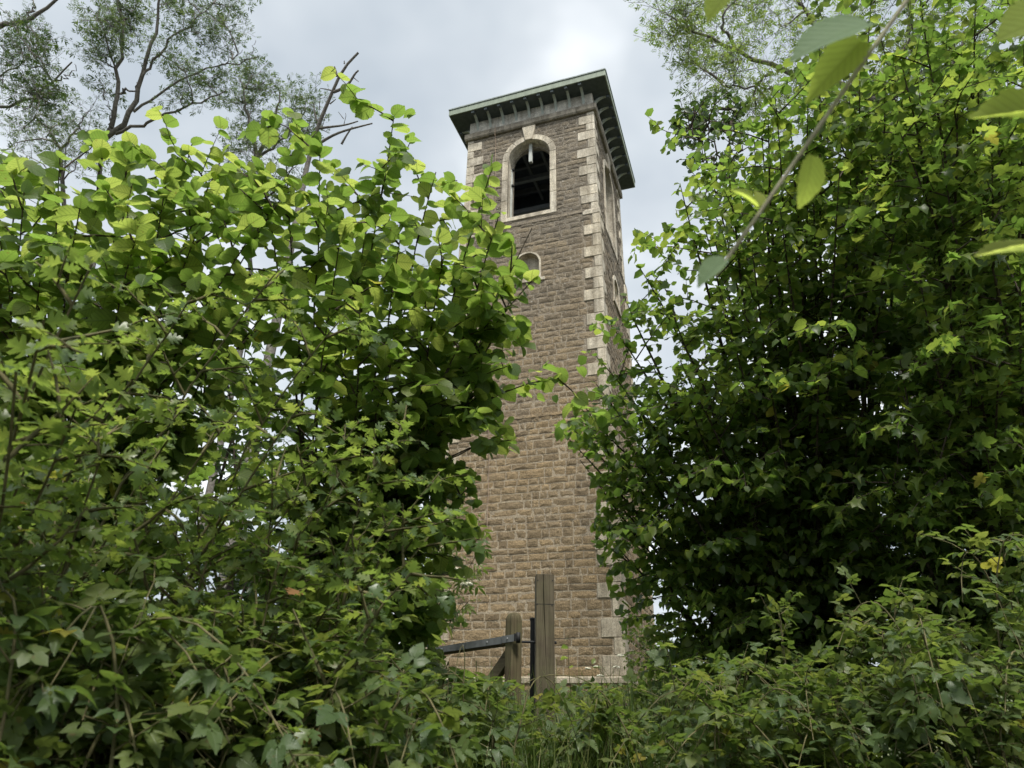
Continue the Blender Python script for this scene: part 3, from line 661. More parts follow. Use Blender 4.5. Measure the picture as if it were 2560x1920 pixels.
class Plant:
    thin = 1.0          # share of leaves pruned where the tower stands in plain view
    def __init__(s, name, label, cat, group=None, base=(0, 0)):
        s.base = np.array([base[0], base[1], float(ground_z(base[0], base[1]))])
        s.root = empty(name, s.base); tag(s.root, label, cat, group)
        s.pos, s.ax, s.nr, s.sc, s.stem_tubes, s.tw = [], [], [], [], [], []
    def leaf(s, p, ax, nr, sc): s.pos.append(p); s.ax.append(ax); s.nr.append(nr); s.sc.append(sc)
    def leaves_on(s, P, gap, size, t0=0.0, droop=.25, flat=.5, spread=1.0, tip=True):
        seg = np.linalg.norm(np.diff(P, axis=0), axis=1); cum = np.concatenate([[0], np.cumsum(seg)]); L = cum[-1]
        d = L * t0 + gap * rng.random(); sg = rng.choice([-1, 1])
        while d < L:
            i = min(np.searchsorted(cum, d) - 1, len(seg) - 1); i = max(i, 0)
            p = P[i] + (P[i + 1] - P[i]) * ((d - cum[i]) / (seg[i] + 1e-9)); T = unit(P[i + 1] - P[i])
            side = np.cross(T, UP)
            if np.linalg.norm(side) < .25: a = rng.uniform(0, 6.28); side = np.array([math.cos(a), math.sin(a), 0])
            ax = unit(T * .45 + unit(side) * sg * spread + rng.normal(0, .32, 3) - UP * droop)
            nr = unit(UP + rng.normal(0, flat, 3)); s.leaf(p, ax, nr, size * (.5 + .72 * rng.random() ** .8)); sg = -sg; d += gap * rng.uniform(.6, 1.4)
        if tip: s.leaf(P[-1], unit(P[-1] - P[-2] - UP * droop * .3 + rng.normal(0, .1, 3)), unit(UP + rng.normal(0, flat, 3)), size * rng.uniform(.6, .95))
    def twig(s, p, d, L, r, sag, n=5):
        P = [p]; d = unit(d)
        for i in range(n):
            d = unit(d + rng.normal(0, .10, 3) - UP * sag / n); P.append(P[-1] + d * L / n)
        P = np.array(P); s.tw.append((P, np.linspace(r, r * .35, n + 1))); return P
    def stem(s, a, c, bend=.3, r0=.02, r1=.004, n=12, wob=.03, name='stem', mid=None, zb=True):
        a = np.asarray(a, float); c = np.asarray(c, float)
        m = (a + c) / 2 + UP * bend * np.linalg.norm(c - a) * .5 if mid is None else np.asarray(mid, float)
        P = bez(a, m, c, n) + np.cumsum(rng.normal(0, wob / math.sqrt(n), (n, 3)), 0) * np.linspace(0, 1, n)[:, None] * np.linspace(1.0, 0.0, n)[:, None] * 2
        s.stem_tubes.append((name, P, np.linspace(r0, r1, n))); return P
    def branch_out(s, P, ns, t0, side_len, twig_gap, twig_len, gap, size, sag=.25, up=.35, fwd=.5, droop=.25, flat=.5, taper=.55, r=.006):
        n = len(P); ga = rng.uniform(0, 6.28)
        for j in range(ns):
            t = t0 + (1 - t0) * (j + rng.random()) / ns; q = t * (n - 1); i = min(int(q), n - 2); p = P[i] + (P[i + 1] - P[i]) * (q - i)
            T = unit(P[i + 1] - P[i]); ga += 2.4 + rng.normal(0, .3)
            e1 = unit(np.cross(T, [0.3, .5, .8])); e2 = np.cross(T, e1)
            d = unit(T * fwd + e1 * math.cos(ga) + e2 * math.sin(ga) + UP * up)
            L = side_len * (1 - taper * (t - t0) / (1 - t0 + 1e-6)) * rng.uniform(.65, 1.25)
            B = s.twig(p, d, L, r, sag, 6); s.leaves_on(B, gap, size, .25, droop, flat)
            if twig_gap:
                m = max(1, int(L / twig_gap))
                for k in range(m):
                    u = (k + .3 + .6 * rng.random()) / m * 5.6; ii = min(int(u), 5); pp = B[ii] + (B[min(ii + 1, 6)] - B[ii]) * (u - ii)
                    TT = unit(B[min(ii + 1, 6)] - B[ii] + 1e-6); sd = unit(np.cross(TT, UP) + 1e-6) * (1 if k % 2 else -1)
                    Q = s.twig(pp, TT * .7 + sd + UP * rng.uniform(-.2, .4), twig_len * rng.uniform(.6, 1.2), r * .5, sag, 4)
                    s.leaves_on(Q, gap, size, .1, droop, flat)
    def finish(s, lo_t, hi_t, m_leaf_, m_bark_, n_parts=300, rmin=.0013, part='leaf', stuff='foliage', fivei=None, merge_stems=False, tube_n=6, red=0):
        # stems: one part each, twigs joined to the nearest stem
        root = s.root; base = s.base
        groups = [[t] for t in s.stem_tubes]
        if s.thin and s.tw:
            a = proj(np.array([t[0][0] for t in s.tw])); b = proj(np.array([t[0][-1] for t in s.tw])); k_ = ~((in_clear(b[0], b[1]) | in_clear(a[0], a[1])) & (b[2] < 13))
            s.tw = [t for t, q in zip(s.tw, k_) if q]
        if merge_stems and len(groups) > 1: groups = [[g[0] for g in groups]]
        if s.tw:
            VV, FF, k = [], [], 0
            for P, r in s.tw:
                if len(P) % 2: P, r = P[::2], np.asarray(r)[::2]
                V, F = tube_np(P, np.maximum(r, rmin), 3); VV.append(V); FF.append(F + k); k += len(V)
            tag(link('twigs', mesh_tris('twigs', np.concatenate(VV) - base, np.concatenate(FF), m_bark_), root), kind='stuff')
        for g in groups:
            VV, FF, k = [], [], 0
            for nm, P, r in g:
                V, F = tube_np(P, np.maximum(r, rmin), tube_n if nm else 3); VV.append(V); FF.append(F + k); k += len(V)
            nm = g[0][0]; o = link(nm, mesh_tris(nm, np.concatenate(VV) - base, np.concatenate(FF), m_bark_), root)
        if not s.pos: return
        pos = np.array(s.pos); ax = np.array(s.ax); nr = np.array(s.nr); sc = np.array(s.sc)
        X = np.cross(ax, nr); X /= np.linalg.norm(X, axis=1)[:, None] + 1e-9; Z = np.cross(X, ax)
        n = len(pos); px, py, d = proj(pos + ax * sc[:, None] * .5)
        keep = ((d > .25) | (d < -.3)) & (~(in_clear(px, py) & (d < 13)) | (rng.random(n) > s.thin)); inside = (px > -60) & (px < 2620) & (py > -60) & (py < 1980) & (d > .3)
        score = np.where(inside & keep, sc / np.maximum(d, .3), -1)
        order = np.argsort(-score); big = order[:n_parts]; big = big[score[big] > 0] if n_parts else big[:0]
        isb = np.zeros(n, bool); isb[big] = True
        if len(big):
            HM = [mesh_tris(part, V, F, m_leaf_, uv=U) for V, F, U in hi_t]
            RM = mesh_tris(part, *hi_t[0][:2], ML_RED, uv=hi_t[0][2]) if red else None; YM = mesh_tris(part, *hi_t[1][:2], ML_YEL, uv=hi_t[1][2]) if len(hi_t) > 3 else None; rl = set(rng.choice(big, red, replace=False).tolist()) if red else ()
            for i in big:
                o = link(part, RM if i in rl else (YM if YM and rng.random() < .025 else HM[int(rng.integers(len(HM)))]), root); q = sc[i]; p = pos[i] - base
                o.matrix_basis = Matrix(((X[i, 0] * q, ax[i, 0] * q, Z[i, 0] * q, p[0]), (X[i, 1] * q, ax[i, 1] * q, Z[i, 1] * q, p[1]), (X[i, 2] * q, ax[i, 2] * q, Z[i, 2] * q, p[2]), (0, 0, 0, 1)))
        VV, FF, UU, RR, k = [], [], [], [], 0
        tid = rng.integers(len(lo_t), size=n)
        for j, (V, F, U) in enumerate(lo_t):
            w = np.where((~isb) & (tid == j) & keep)[0]
            if not len(w): continue
            W = V[None, :, 0, None] * X[w][:, None, :] + V[None, :, 1, None] * ax[w][:, None, :] + V[None, :, 2, None] * Z[w][:, None, :]
            W = W * sc[w][:, None, None] + (pos[w] - base)[:, None, :]
            VV.append(W.reshape(-1, 3)); FF.append((F[None] + (np.arange(len(w)) * len(V))[:, None, None]).reshape(-1, 3) + k)
            UU.append(np.tile(U, (len(w), 1))); RR.append(np.repeat(rng.random(len(w)), len(V))); k += len(w) * len(V)
        if VV: tag(link(stuff, mesh_tris(stuff, np.concatenate(VV), np.concatenate(FF), m_leaf_, uv=np.concatenate(UU), rnd=np.concatenate(RR)), root), kind='stuff')
        s.n = n

def base_of(px, zc, Y=None):
    X = (px - 1280) / FPX * zc; return (X, zc * 1.05 if Y is None else Y)

def woody(name, label, cat, base, tips, group, leafm, bark, lt, ht, size=.095, ns=9, side=.55, tgap=.16, tlen=.22, gap=.055, r0=.02, bend=.15, t0=.28, n_parts=300, spread_base=.15, sag=.3, droop=.3, flat=.5, up=.35, red=0):
    pl = Plant(name, label, cat, group, base)
    for tip_ in tips:
        px, py, zc = tip_[:3]; a = pl.base + np.array([rng.uniform(-1, 1) * spread_base, rng.uniform(-1, 1) * spread_base, -.12])
        c = at(px, py, zc)
        mid = a * .5 + c * .5 + UP * bend * np.linalg.norm(c - a) + (np.array([a[0], a[1], 0]) - np.array([c[0], c[1], 0])) * .18
        if len(tip_) > 3: mid = at(*tip_[3:])
        P = pl.stem(a, c, 0, r0 * rng.uniform(.7, 1.2), .0025, 16, .14 if len(tip_) == 3 else .05, mid=mid)
        pl.branch_out(P, ns, t0, side, tgap, tlen, gap, size, sag=sag, droop=droop, flat=flat, up=up)
        pl.leaves_on(P[-5:], gap * .8, size, 0, droop, flat); pl.leaves_on(P[6:-4], gap * 1.3, size, 0, droop, flat, tip=False)
    pl.finish(lt, ht, leafm, bark, n_parts, red=red)
    return pl

# ------------------------------------------------------------------ left-hand hazels
woody('hazel_shrub', 'big hazel bush with round bright leaves overlapping the left edge of the tower', 'shrub', (-1.05, 4.2),
      [(985, 290, 3.4), (940, 420, 3.5), (800, 375, 3.3), (715, 390, 3.3), (1090, 430, 3.6), (1230, 420, 3.6), (1250, 530, 3.5), (1330, 570, 3.6), (1340, 690, 3.6),
       (1290, 720, 3.6), (1230, 800, 3.7), (1395, 945, 3.8, 880, 1010, 3.9), (1280, 1100, 3.8, 900, 1120, 3.9), (1170, 1060, 3.9, 900, 1080, 4.0), (650, 430, 3.2), (1000, 600, 3.1), (850, 600, 3.0), (1110, 640, 3.3), (1150, 860, 3.4), (980, 900, 3.2), (1170, 1220, 3.7), (900, 760, 3.1)],
      'hazels on the left', ML_HAZ, MB_HAZ, L_HAZ, H_HAZ, .079, 15, .55, .14, .20, .044, .015, .10, flat=.42)
woody('hazel_shrub', 'broad hazel bush filling the left edge under the tall thin tree', 'shrub', (-2.5, 4.0),
      [(330, 365, 3.2), (480, 360, 3.2), (560, 385, 3.2), (420, 420, 3.1), (250, 410, 3.1), (150, 395, 3.3), (40, 390, 3.4), (60, 480, 3.0), (200, 520, 2.9), (350, 560, 2.8), (500, 560, 2.9), (620, 600, 2.9), (700, 500, 3.1),
       (100, 700, 2.9), (300, 750, 2.8), (550, 800, 2.9), (0, 600, 2.9), (680, 760, 3.0), (-80, 450, 3.2), (430, 900, 3.0), (150, 880, 3.0)],
      'hazels on the left', ML_HAZ, MB_HAZ, L_HAZ, H_HAZ, .081, 15, .55, .14, .20, .044, .015, .10, flat=.42)
# ------------------------------------------------------------------ hawthorns in front
def hawthorn(label, base, tips):
    return woody('hawthorn_bush', label, 'shrub', base, tips, 'hawthorns in front of the hazels', ML_HAW, MB_CANE, L_HAW, H_HAW, .046, 15, .34, .08, .11, .026, .008, .12, t0=.22, sag=.25, droop=.1, flat=.55, red=2)
hawthorn('hawthorn with pale lobed leaves at the left edge, nearest the camera', (-1.5, 2.3),
         [(110, 800, 1.3), (40, 930, 1.25), (230, 660, 1.5), (330, 950, 1.6), (190, 1020, 1.4), (480, 740, 2.0), (700, 670, 2.2), (850, 800, 2.3), (760, 1000, 2.0), (600, 1020, 1.9), (420, 1100, 1.8), (900, 1050, 2.2), (250, 1150, 1.6), (60, 1180, 1.5)])
hawthorn('hawthorn with glossy lobed leaves reaching the lower left of the tower', (-.95, 2.5),
         [(1000, 1090, 2.2), (1100, 1180, 2.3), (1090, 1320, 2.3), (1030, 1430, 1.8), (960, 1500, 1.8), (900, 1350, 2.1), (780, 1280, 2.0), (680, 1160, 2.1), (850, 1180, 2.1), (980, 1300, 2.1), (560, 1250, 2.0), (700, 1400, 1.9), (450, 1300, 1.9), (870, 1480, 2.0), (330, 1330, 1.8)])
# ------------------------------------------------------------------ brambles
def bramble(label, base, region, zr_, n, size, gap=.075, seedbuds=6, lean=(0, 0), hang=.12, extra=()):
    """arching canes whose tops fall inside the photo region (x0, x1, y0, y1)"""
    pl = Plant('bramble', label, 'bramble', 'brambles along the bank', base)
    x0, x1, y0, y1 = region; buds = MB(); nb = 0
    tops = [(rng.uniform(x0, x1), y0 + (y1 - y0) * rng.random() ** 1.1, rng.uniform(*zr_)) for _ in range(n)] + list(extra)
    for px, py, zc in tops:
        c = at(px, py, zc); gz = float(ground_z(c[0], c[1]))
        a = np.array([c[0] * .75 + pl.base[0] * .25 + rng.normal(0, .22), c[1] + rng.uniform(-.1, .5), 0]); a[2] = float(ground_z(a[0], a[1])) - .08
        h = np.array([rng.normal(0, .5), rng.normal(-.25, .4), 0]) * .7
        e = c + h * .6 - UP * rng.uniform(.0, .22)
        mid = np.array([(a[0] + c[0]) / 2, (a[1] + c[1]) / 2, 2 * c[2] - .5 * (a[2] + e[2]) + .02])
        P = pl.stem(a, e, 0, rng.uniform(.004, .007), .0016, 18, .03, 'cane', mid=mid)
        pl.leaves_on(P, gap, size, .18, -.05, .30, .9)
        pl.branch_out(P, 6, .25, .24, 0, 0, gap * .8, size * .85, sag=.2, up=.4, droop=-.08, flat=.28, r=.0025)
        if nb < seedbuds:
            nb += 1; tip = P[-1]; mb = MB()
            for q in range(rng.integers(6, 11)):
                cpt = tip + rng.normal(0, .016, 3) + UP * .015; r_ = rng.uniform(.0025, .0042)
                mb.tube([tuple(cpt - pl.base - UP * r_), tuple(cpt - pl.base), tuple(cpt - pl.base + UP * r_)], [r_ * .45, r_, r_ * .4], 6)
            tag(mb.build('bud_cluster', M_BUD, pl.root, smooth=True), kind='stuff')
    pl.finish(L_BRA, H_BRA, ML_BRA, MB_CANE, 300, merge_stems=False)
    return pl
bramble('bramble with large leaves in the bottom left corner', (-.9, 1.5), (-60, 420, 1690, 2010), (1.35, 1.85), 40, .096, .062, 0)
bramble('bramble with smaller leaves below the hawthorns left of the gate', (-.5, 2.2), (380, 900, 1700, 2010), (1.6, 2.4), 50, .096, .058, 4)
bramble('bramble tangle growing over the foot of the field gate', (-.15, 4.3), (860, 1330, 1690, 1930), (3.0, 5.0), 44, .105, .065, 6)
bramble('low bramble in the grass right of the tall gatepost', (.9, 4.6), (1330, 1760, 1760, 1960), (3.0, 5.2), 38, .100, .065, 4)
bramble('bramble bank with pale new leaves at the bottom right', (1.7, 2.9), (1780, 2250, 1740, 1990), (2.5, 3.6), 64, .092, .055, 26)
bramble('tall bramble bank climbing in the bottom right corner', (2.2, 2.8), (2200, 2620, 1620, 1990), (2.4, 3.5), 66, .092, .055, 26, extra=[(2430, 1510, 2.8), (2500, 1470, 2.9), (2350, 1570, 2.9), (2560, 1470, 2.8), (1990, 1600, 3.3), (2150, 1650, 3.1)])
# ------------------------------------------------------------------ right-hand trees
woody('hazel_tree', 'many-stemmed hazel with dark trunks hiding the right side of the tower', 'tree', (2.35, 5.6),
      [(1700, 460, 4.7), (1760, 560, 4.5), (1600, 670, 4.9), (1560, 740, 4.9), (1510, 790, 4.9), (1490, 890, 4.9), (1430, 1070, 5.1), (1450, 1150, 5.1), (1490, 1340, 5.1), (1540, 1240, 5.1), (1820, 380, 4.5), (1920, 280, 4.4), (2020, 230, 4.3), (2150, 180, 4.1), (2280, 140, 4.0),
       (1700, 900, 4.3), (1800, 720, 4.3), (1950, 520, 4.1), (2100, 420, 3.9), (2250, 520, 3.9), (1900, 900, 4.1), (1650, 1180, 4.6), (1750, 1400, 4.9), (1850, 1150, 4.3), (2050, 900, 4.0), (2120, 700, 3.9), (1600, 1010, 4.8), (1680, 780, 4.6), (2000, 1150, 4.2), (2150, 1050, 4.1), (2050, 60, 4.4), (2180, -20, 4.3), (2000, 380, 4.3), (1880, 620, 4.3), (1620, 900, 4.8), (1740, 1060, 4.6), (1430, 1000, 5.0), (1405, 1080, 5.1), (1480, 1190, 5.1), (1490, 960, 5.0), (1570, 1100, 5.0), (1570, 1320, 5.1), (1470, 1070, 5.0)] + [(rng.uniform(1700, 2260), rng.uniform(330, 1150), rng.uniform(4.3, 5.3)) for _ in range(16)] + [(1900 + 45 * i + rng.uniform(-20, 20), rng.uniform(130, 430), rng.uniform(4.2, 4.9)) for i in range(10)],
      'trees on the right', ML_MAP, MB_HAZ, L_HZ5, H_HAZ, .062, 12, .80, .115, .22, .042, .034, .08, t0=.24, flat=.38, up=.15, n_parts=300)
woody('maple_tree', 'leafy maple with lobed leaves at the right edge', 'tree', (3.3, 4.9),
      [(2400, 160, 3.7), (2500, 260, 3.6), (2560, 110, 3.7), (2350, 360, 3.7), (2450, 510, 3.5), (2550, 660, 3.4), (2400, 800, 3.5), (2300, 700, 3.6), (2250, 900, 3.7), (2500, 900, 3.4), (2450, 1080, 3.5), (2200, 1170, 3.8), (2330, 1110, 3.6), (2150, 1300, 4.0), (2400, 1300, 3.8), (2620, 400, 3.6), (2600, 1150, 3.6), (2300, 0, 3.9), (2440, -60, 3.8), (2560, -80, 3.8), (2250, 330, 3.8), (2480, 380, 3.6), (2380, 620, 3.6)] + [(2250 + 40 * i, rng.uniform(60, 420), rng.uniform(3.8, 4.5)) for i in range(9)],
      'trees on the right', ML_MAP, MB_HAZ, L_MP5, H_MAP, .071, 16, .80, .12, .22, .043, .034, .08, t0=.22, flat=.38, up=.15)
# ------------------------------------------------------------------ dense shrubs behind
def dark_shrub(label, base, tips, size=.08):
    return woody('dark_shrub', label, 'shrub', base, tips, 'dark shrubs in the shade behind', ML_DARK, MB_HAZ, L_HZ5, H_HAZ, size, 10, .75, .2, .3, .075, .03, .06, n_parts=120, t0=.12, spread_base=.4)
dark_shrub('dark leafy shrub added to deepen the shade behind the left hazel', (-4.3, 6.4), [(x, y, 6.6 + .3 * ((i * 7) % 3)) for i, (x, y) in enumerate([(0, 700), (150, 640), (300, 700), (450, 760), (100, 900), (250, 1000), (400, 980), (0, 1050), (330, 1200), (120, 1250), (-80, 850), (-60, 1300), (480, 1200), (230, 1400)])], .09)  # added filler, dense enough to block light behind the hazel
dark_shrub('dark leafy shrub added to deepen the shade behind the middle of the left bushes', (-2.6, 6.8), [(x, y, 7.0 + .3 * ((i * 7) % 3)) for i, (x, y) in enumerate([(520, 720), (620, 800), (700, 900), (760, 1050), (560, 1000), (660, 1180), (800, 1250), (480, 1150), (850, 1400), (600, 1350), (740, 1500), (900, 1520), (500, 1500)])], .09)  # second added filler, darkens the gaps between the left bushes
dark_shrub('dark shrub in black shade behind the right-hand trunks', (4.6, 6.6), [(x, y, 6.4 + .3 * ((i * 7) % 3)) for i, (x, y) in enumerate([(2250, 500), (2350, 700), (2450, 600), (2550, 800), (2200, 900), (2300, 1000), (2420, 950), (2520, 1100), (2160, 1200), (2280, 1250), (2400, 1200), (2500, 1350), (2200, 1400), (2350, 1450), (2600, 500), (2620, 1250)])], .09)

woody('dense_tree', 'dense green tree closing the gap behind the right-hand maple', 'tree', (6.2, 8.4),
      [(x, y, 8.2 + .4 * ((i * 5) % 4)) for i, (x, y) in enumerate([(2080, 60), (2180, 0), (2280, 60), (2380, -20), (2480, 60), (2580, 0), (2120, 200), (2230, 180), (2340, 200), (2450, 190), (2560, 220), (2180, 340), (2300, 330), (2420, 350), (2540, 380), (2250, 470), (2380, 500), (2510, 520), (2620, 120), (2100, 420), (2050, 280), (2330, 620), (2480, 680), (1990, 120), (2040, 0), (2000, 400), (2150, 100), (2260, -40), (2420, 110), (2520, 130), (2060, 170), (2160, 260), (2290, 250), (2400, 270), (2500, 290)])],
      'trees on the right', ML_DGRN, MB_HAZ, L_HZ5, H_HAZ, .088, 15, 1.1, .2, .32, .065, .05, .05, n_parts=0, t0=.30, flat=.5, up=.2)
# ------------------------------------------------------------------ trees far behind
def pline(pts, zc): return np.array([at(p[0], p[1], zc + (p[2] if len(p) > 2 else 0)) for p in pts])
def smooth(P, n):
    P = np.asarray(P, float); d = np.concatenate([[0], np.cumsum(np.linalg.norm(np.diff(P, axis=0), axis=1))]); t = np.linspace(0, d[-1], n)
    Q = np.stack([np.interp(t, d, P[:, i]) for i in range(3)], -1)
    for _ in range(2): Q[1:-1] = .25 * Q[:-2] + .5 * Q[1:-1] + .25 * Q[2:]
    return Q
def fine_tree(name, label, zc, trunk, limbs, tips, leafm, lt, bark=MB_GREY, size=.2, ns=9, side=1.0, tgap=.3, tlen=.4, gap=.13, r=.085, group='trees behind the bushes', n_parts=0, ht=None, droop=.1, sag=.1, up=.5):
    T = pline(trunk, zc); gx_, gy_ = T[0][0], T[0][1]
    pl = Plant(name, label, 'tree', group, (gx_, gy_)); B = pl.base - UP * .2
    T = smooth(np.concatenate([[B], T]), 18); pl.stem_tubes.append(('trunk', T, np.linspace(r * 1.25, r * .55, len(T))))
    limbP = [T[8:]]
    for l in limbs:
        P = smooth(pline(l[0], zc), 14); P[1:-1] += rng.normal(0, .03, P[1:-1].shape); pl.stem_tubes.append(('limb', P, np.linspace(l[1], l[1] * .3, 14))); limbP.append(P)
    A = np.concatenate(limbP)
    for tp in tips:
        c = at(tp[0], tp[1], zc + rng.uniform(-1.2, 1.2)); d = np.linalg.norm(A - c, axis=1) + .6 * np.maximum(0, A[:, 2] - c[2] + .3); a = A[int(np.argmin(d))]
        L = np.linalg.norm(c - a); P = bez(a, (a + c) / 2 + UP * .12 * L + rng.normal(0, .06, 3) * L, c, 9); P[1:] += rng.normal(0, .025, (8, 3))
        pl.tw.append((P, np.linspace(min(.03, .012 + .010 * L), .006, 9)))
        pl.branch_out(P, ns, .2, side, tgap, tlen, gap, size, sag=sag, up=up, droop=droop, flat=.8, r=.007, taper=.4)
    pl.thin = 0; pl.finish(lt, ht or lt, leafm, bark, n_parts, rmin=.004, stuff='crown', tube_n=7)
    return pl
fine_tree('tall_thin_tree', 'tall thin-leaved tree with forked pale trunk at top left', 16,
          [(247, 640), (246, 425), (255, 353)],
          [([(255, 353), (276, 325), (294, 271), (300, 235), (289, 212), (296, 154), (316, 127), (300, 40), (290, -40)], .06), ([(258, 350), (316, 330), (332, 271), (346, 208), (362, 154), (389, 90), (398, 22), (405, -60)], .068),
           ([(349, 203), (384, 145), (434, 86), (488, 50), (533, 9)], .034), ([(289, 334), (343, 321), (407, 289), (479, 267), (529, 244), (565, 226)], .042), ([(334, 280), (407, 226), (488, 181), (542, 167), (601, 154), (646, 142)], .032),
           ([(545, 166), (580, 150), (606, 124)], .018), ([(601, 154), (632, 130), (638, 100)], .012), ([(300, 235), (337, 221), (352, 205)], .03), ([(276, 325), (280, 290), (263, 250)], .02)],
          [(200, 50), (230, 20), (262, 60), (220, 110), (250, 150), (300, 60), (350, 20), (420, 10), (480, 30), (540, 30), (600, 20), (580, 80), (560, 110), (500, 100), (450, 150), (480, 200), (520, 200), (400, 130), (330, 90), (250, 200), (550, 240), (300, -30), (450, -40), (600, -40), (440, 240), (340, 60), (460, 80), (280, 110)],
          ML_FINE, L_PIN, size=.19, ns=8, side=.62, tgap=.2, tlen=.3, gap=.075)
fine_tree('feathery_tree', 'feathery round-topped tree between the forked tree and the dead trunk', 18,
          [(640, 700), (600, 520), (640, 400)], [([(640, 400), (620, 300), (610, 220)], .06), ([(640, 400), (690, 300), (700, 230)], .06), ([(650, 390), (730, 330), (765, 270)], .04)],
          [(600, 200), (650, 180), (690, 230), (760, 245), (745, 320), (620, 290), (580, 370), (700, 380), (590, 260), (660, 330), (720, 290), (640, 440), (570, 440), (780, 330), (740, 420), (620, 360), (680, 450)],
          ML_FINE, L_PIN, size=.2, ns=9, side=.75, tgap=.2, tlen=.3, gap=.08)
fine_tree('overhanging_tree', 'dark-clumped tree with a bare limb in the top left corner', 15,
          [(-260, 700), (-230, 400), (-150, 200)], [([(-150, 200), (-60, 90), (0, 68), (50, 60), (100, 28), (140, 8), (165, -20)], .085), ([(-200, 330), (-60, 262), (40, 268), (90, 240), (140, 205), (180, 155)], .05), ([(140, 205), (170, 190), (186, 160)], .02), ([(-150, 200), (-20, 190), (60, 160), (120, 160)], .03), ([(55, 58), (90, 20), (75, -20)], .03)],
          [(60, 45), (70, 70), (20, 120), (60, 110), (90, 120), (10, 160), (100, 235), (60, 235), (120, 255), (60, 275), (20, 220), (90, 265), (130, 240), (20, 30), (70, 90), (100, 215)],
          ML_DARK, L_PIN, size=.17, ns=9, side=.55, tgap=.2, tlen=.3, gap=.09)
fine_tree('low_feathery_tree', 'low feathery tree just above the hazels at far left', 17,
          [(170, 700), (160, 480), (150, 380)], [([(150, 380), (120, 320), (90, 290)], .04), ([(150, 380), (190, 320), (215, 290)], .04)],
          [(90, 300), (140, 310), (190, 300), (220, 280), (230, 330), (170, 350), (100, 360), (30, 330), (60, 380), (200, 390), (250, 370), (0, 380)],
          ML_FINE, L_PIN, size=.18, ns=8, side=.8)
fine_tree('grey_green_tree', 'tall grey-green tree behind the right-hand bushes', 13,
          [(2250, 900), (2230, 420), (2200, 260)], [([(2200, 260), (2050, 190), (1930, 180), (1850, 130), (1760, 90), (1690, 60)], .07), ([(2200, 260), (2100, 120), (2020, 40), (1960, -40)], .07), ([(2200, 260), (2260, 120), (2300, -40)], .08), ([(2230, 420), (2360, 200), (2450, 20)], .07), ([(1930, 180), (1880, 220), (1810, 215)], .03), ([(1850, 130), (1800, 60), (1830, -20)], .04)],
          [(1660, 40), (1700, 20), (1670, 100), (1760, 180), (1730, 70), (1830, 40), (1800, 215), (1900, -50), (1880, 300), (1780, 110), (2000, 0), (2100, 60), (2200, -50), (2350, 0), (2500, -50), (2450, 80), (2250, 130), (2050, 180), (1850, 120), (1940, 90), (1950, 230), (2300, 60), (2550, 30), (2150, 10), (2400, 160), (2520, 180), (2050, 90), (1880, 30), (1700, 130), (2330, 230), (2180, 250), (1980, 330), (2030, 290)],
          ML_FGREEN, L_PIN, bark=MB_GREY, size=.17, ns=12, side=.75, tgap=.2, tlen=.32, gap=.095, r=.14)
fine_tree('dark_leaved_sapling', 'dark oval-leaved sapling poking out left of the right-hand hazel', 7.2,
          [(1900, 1000), (1880, 600), (1830, 430)], [([(1830, 430), (1780, 350), (1750, 290)], .012), ([(1830, 430), (1820, 330), (1800, 270)], .012), ([(1840, 450), (1770, 400), (1720, 370)], .012)],
          [(1715, 300), (1740, 270), (1725, 350), (1790, 265), (1770, 330), (1830, 310), (1750, 410), (1700, 320), (1800, 380), (1850, 370), (1870, 310), (1760, 440)],
          ML_DARK, L_ELL, bark=MB_HAZ, size=.075, ns=6, side=.30, tgap=.12, tlen=.14, gap=.045, r=.03)
# dead tree
def q5(x, y): return (700 + x * 400 / 2212, 100 + y * 400 / 2212)
sn = Plant('dead_tree', 'bare dead tree trunk with broken branches left of the tower', 'tree', 'trees behind the bushes', tuple(at(*q5(380, 1700), 15)[:2]))
tr_ = smooth(np.concatenate([[sn.base - UP * .2], pline([q5(380, 1700), q5(440, 1430), q5(500, 1300), q5(530, 1120), q5(580, 970), q5(680, 880), q5(740, 740), q5(760, 640), q5(790, 490), q5(850, 420), q5(890, 330), q5(960, 260), q5(1020, 220), q5(1082, 176)], 15)]), 40)
sn.stem_tubes.append(('trunk', tr_, np.concatenate([np.linspace(.13, .085, 22), np.linspace(.08, .024, 18)])))
for pts, r0 in (([(740, 720), (830, 690), (930, 640), (1000, 540), (1025, 470), (1060, 410), (1085, 420)], .05), ([(785, 500), (770, 430), (752, 368)], .045), ([(735, 705), (640, 680), (556, 668)], .022), ([(1018, 520), (1090, 580)], .014), ([(690, 885), (772, 818)], .022),
                ([(540, 1220), (700, 1200), (870, 1185), (1000, 1150), (1080, 1122)], .04), ([(560, 1420), (730, 1310), (870, 1260), (1000, 1222), (1110, 1195), (1278, 1153)], .045), ([(510, 1120), (475, 1000), (465, 868)], .028), ([(545, 960), (550, 820)], .015), ([(850, 1440), (930, 1300), (1000, 1200)], .035), ([(880, 1180), (920, 1020), (900, 1010)], .012), ([(880, 1090), (805, 992)], .012), ([(920, 640), (950, 700)], .014), ([(890, 330), (888, 285)], .022), ([(560, 1230), (680, 1290)], .014), ([(580, 1200), (640, 1040), (625, 990)], .010)):
    P = smooth(pline([q5(*p) for p in pts], 15), 9); sn.stem_tubes.append(('branch', P, np.linspace(r0 * .75, r0 * .35, 9)))
sn.finish(L_PIN, L_PIN, ML_FINE, MB_GREY, 0, rmin=.004, tube_n=8)
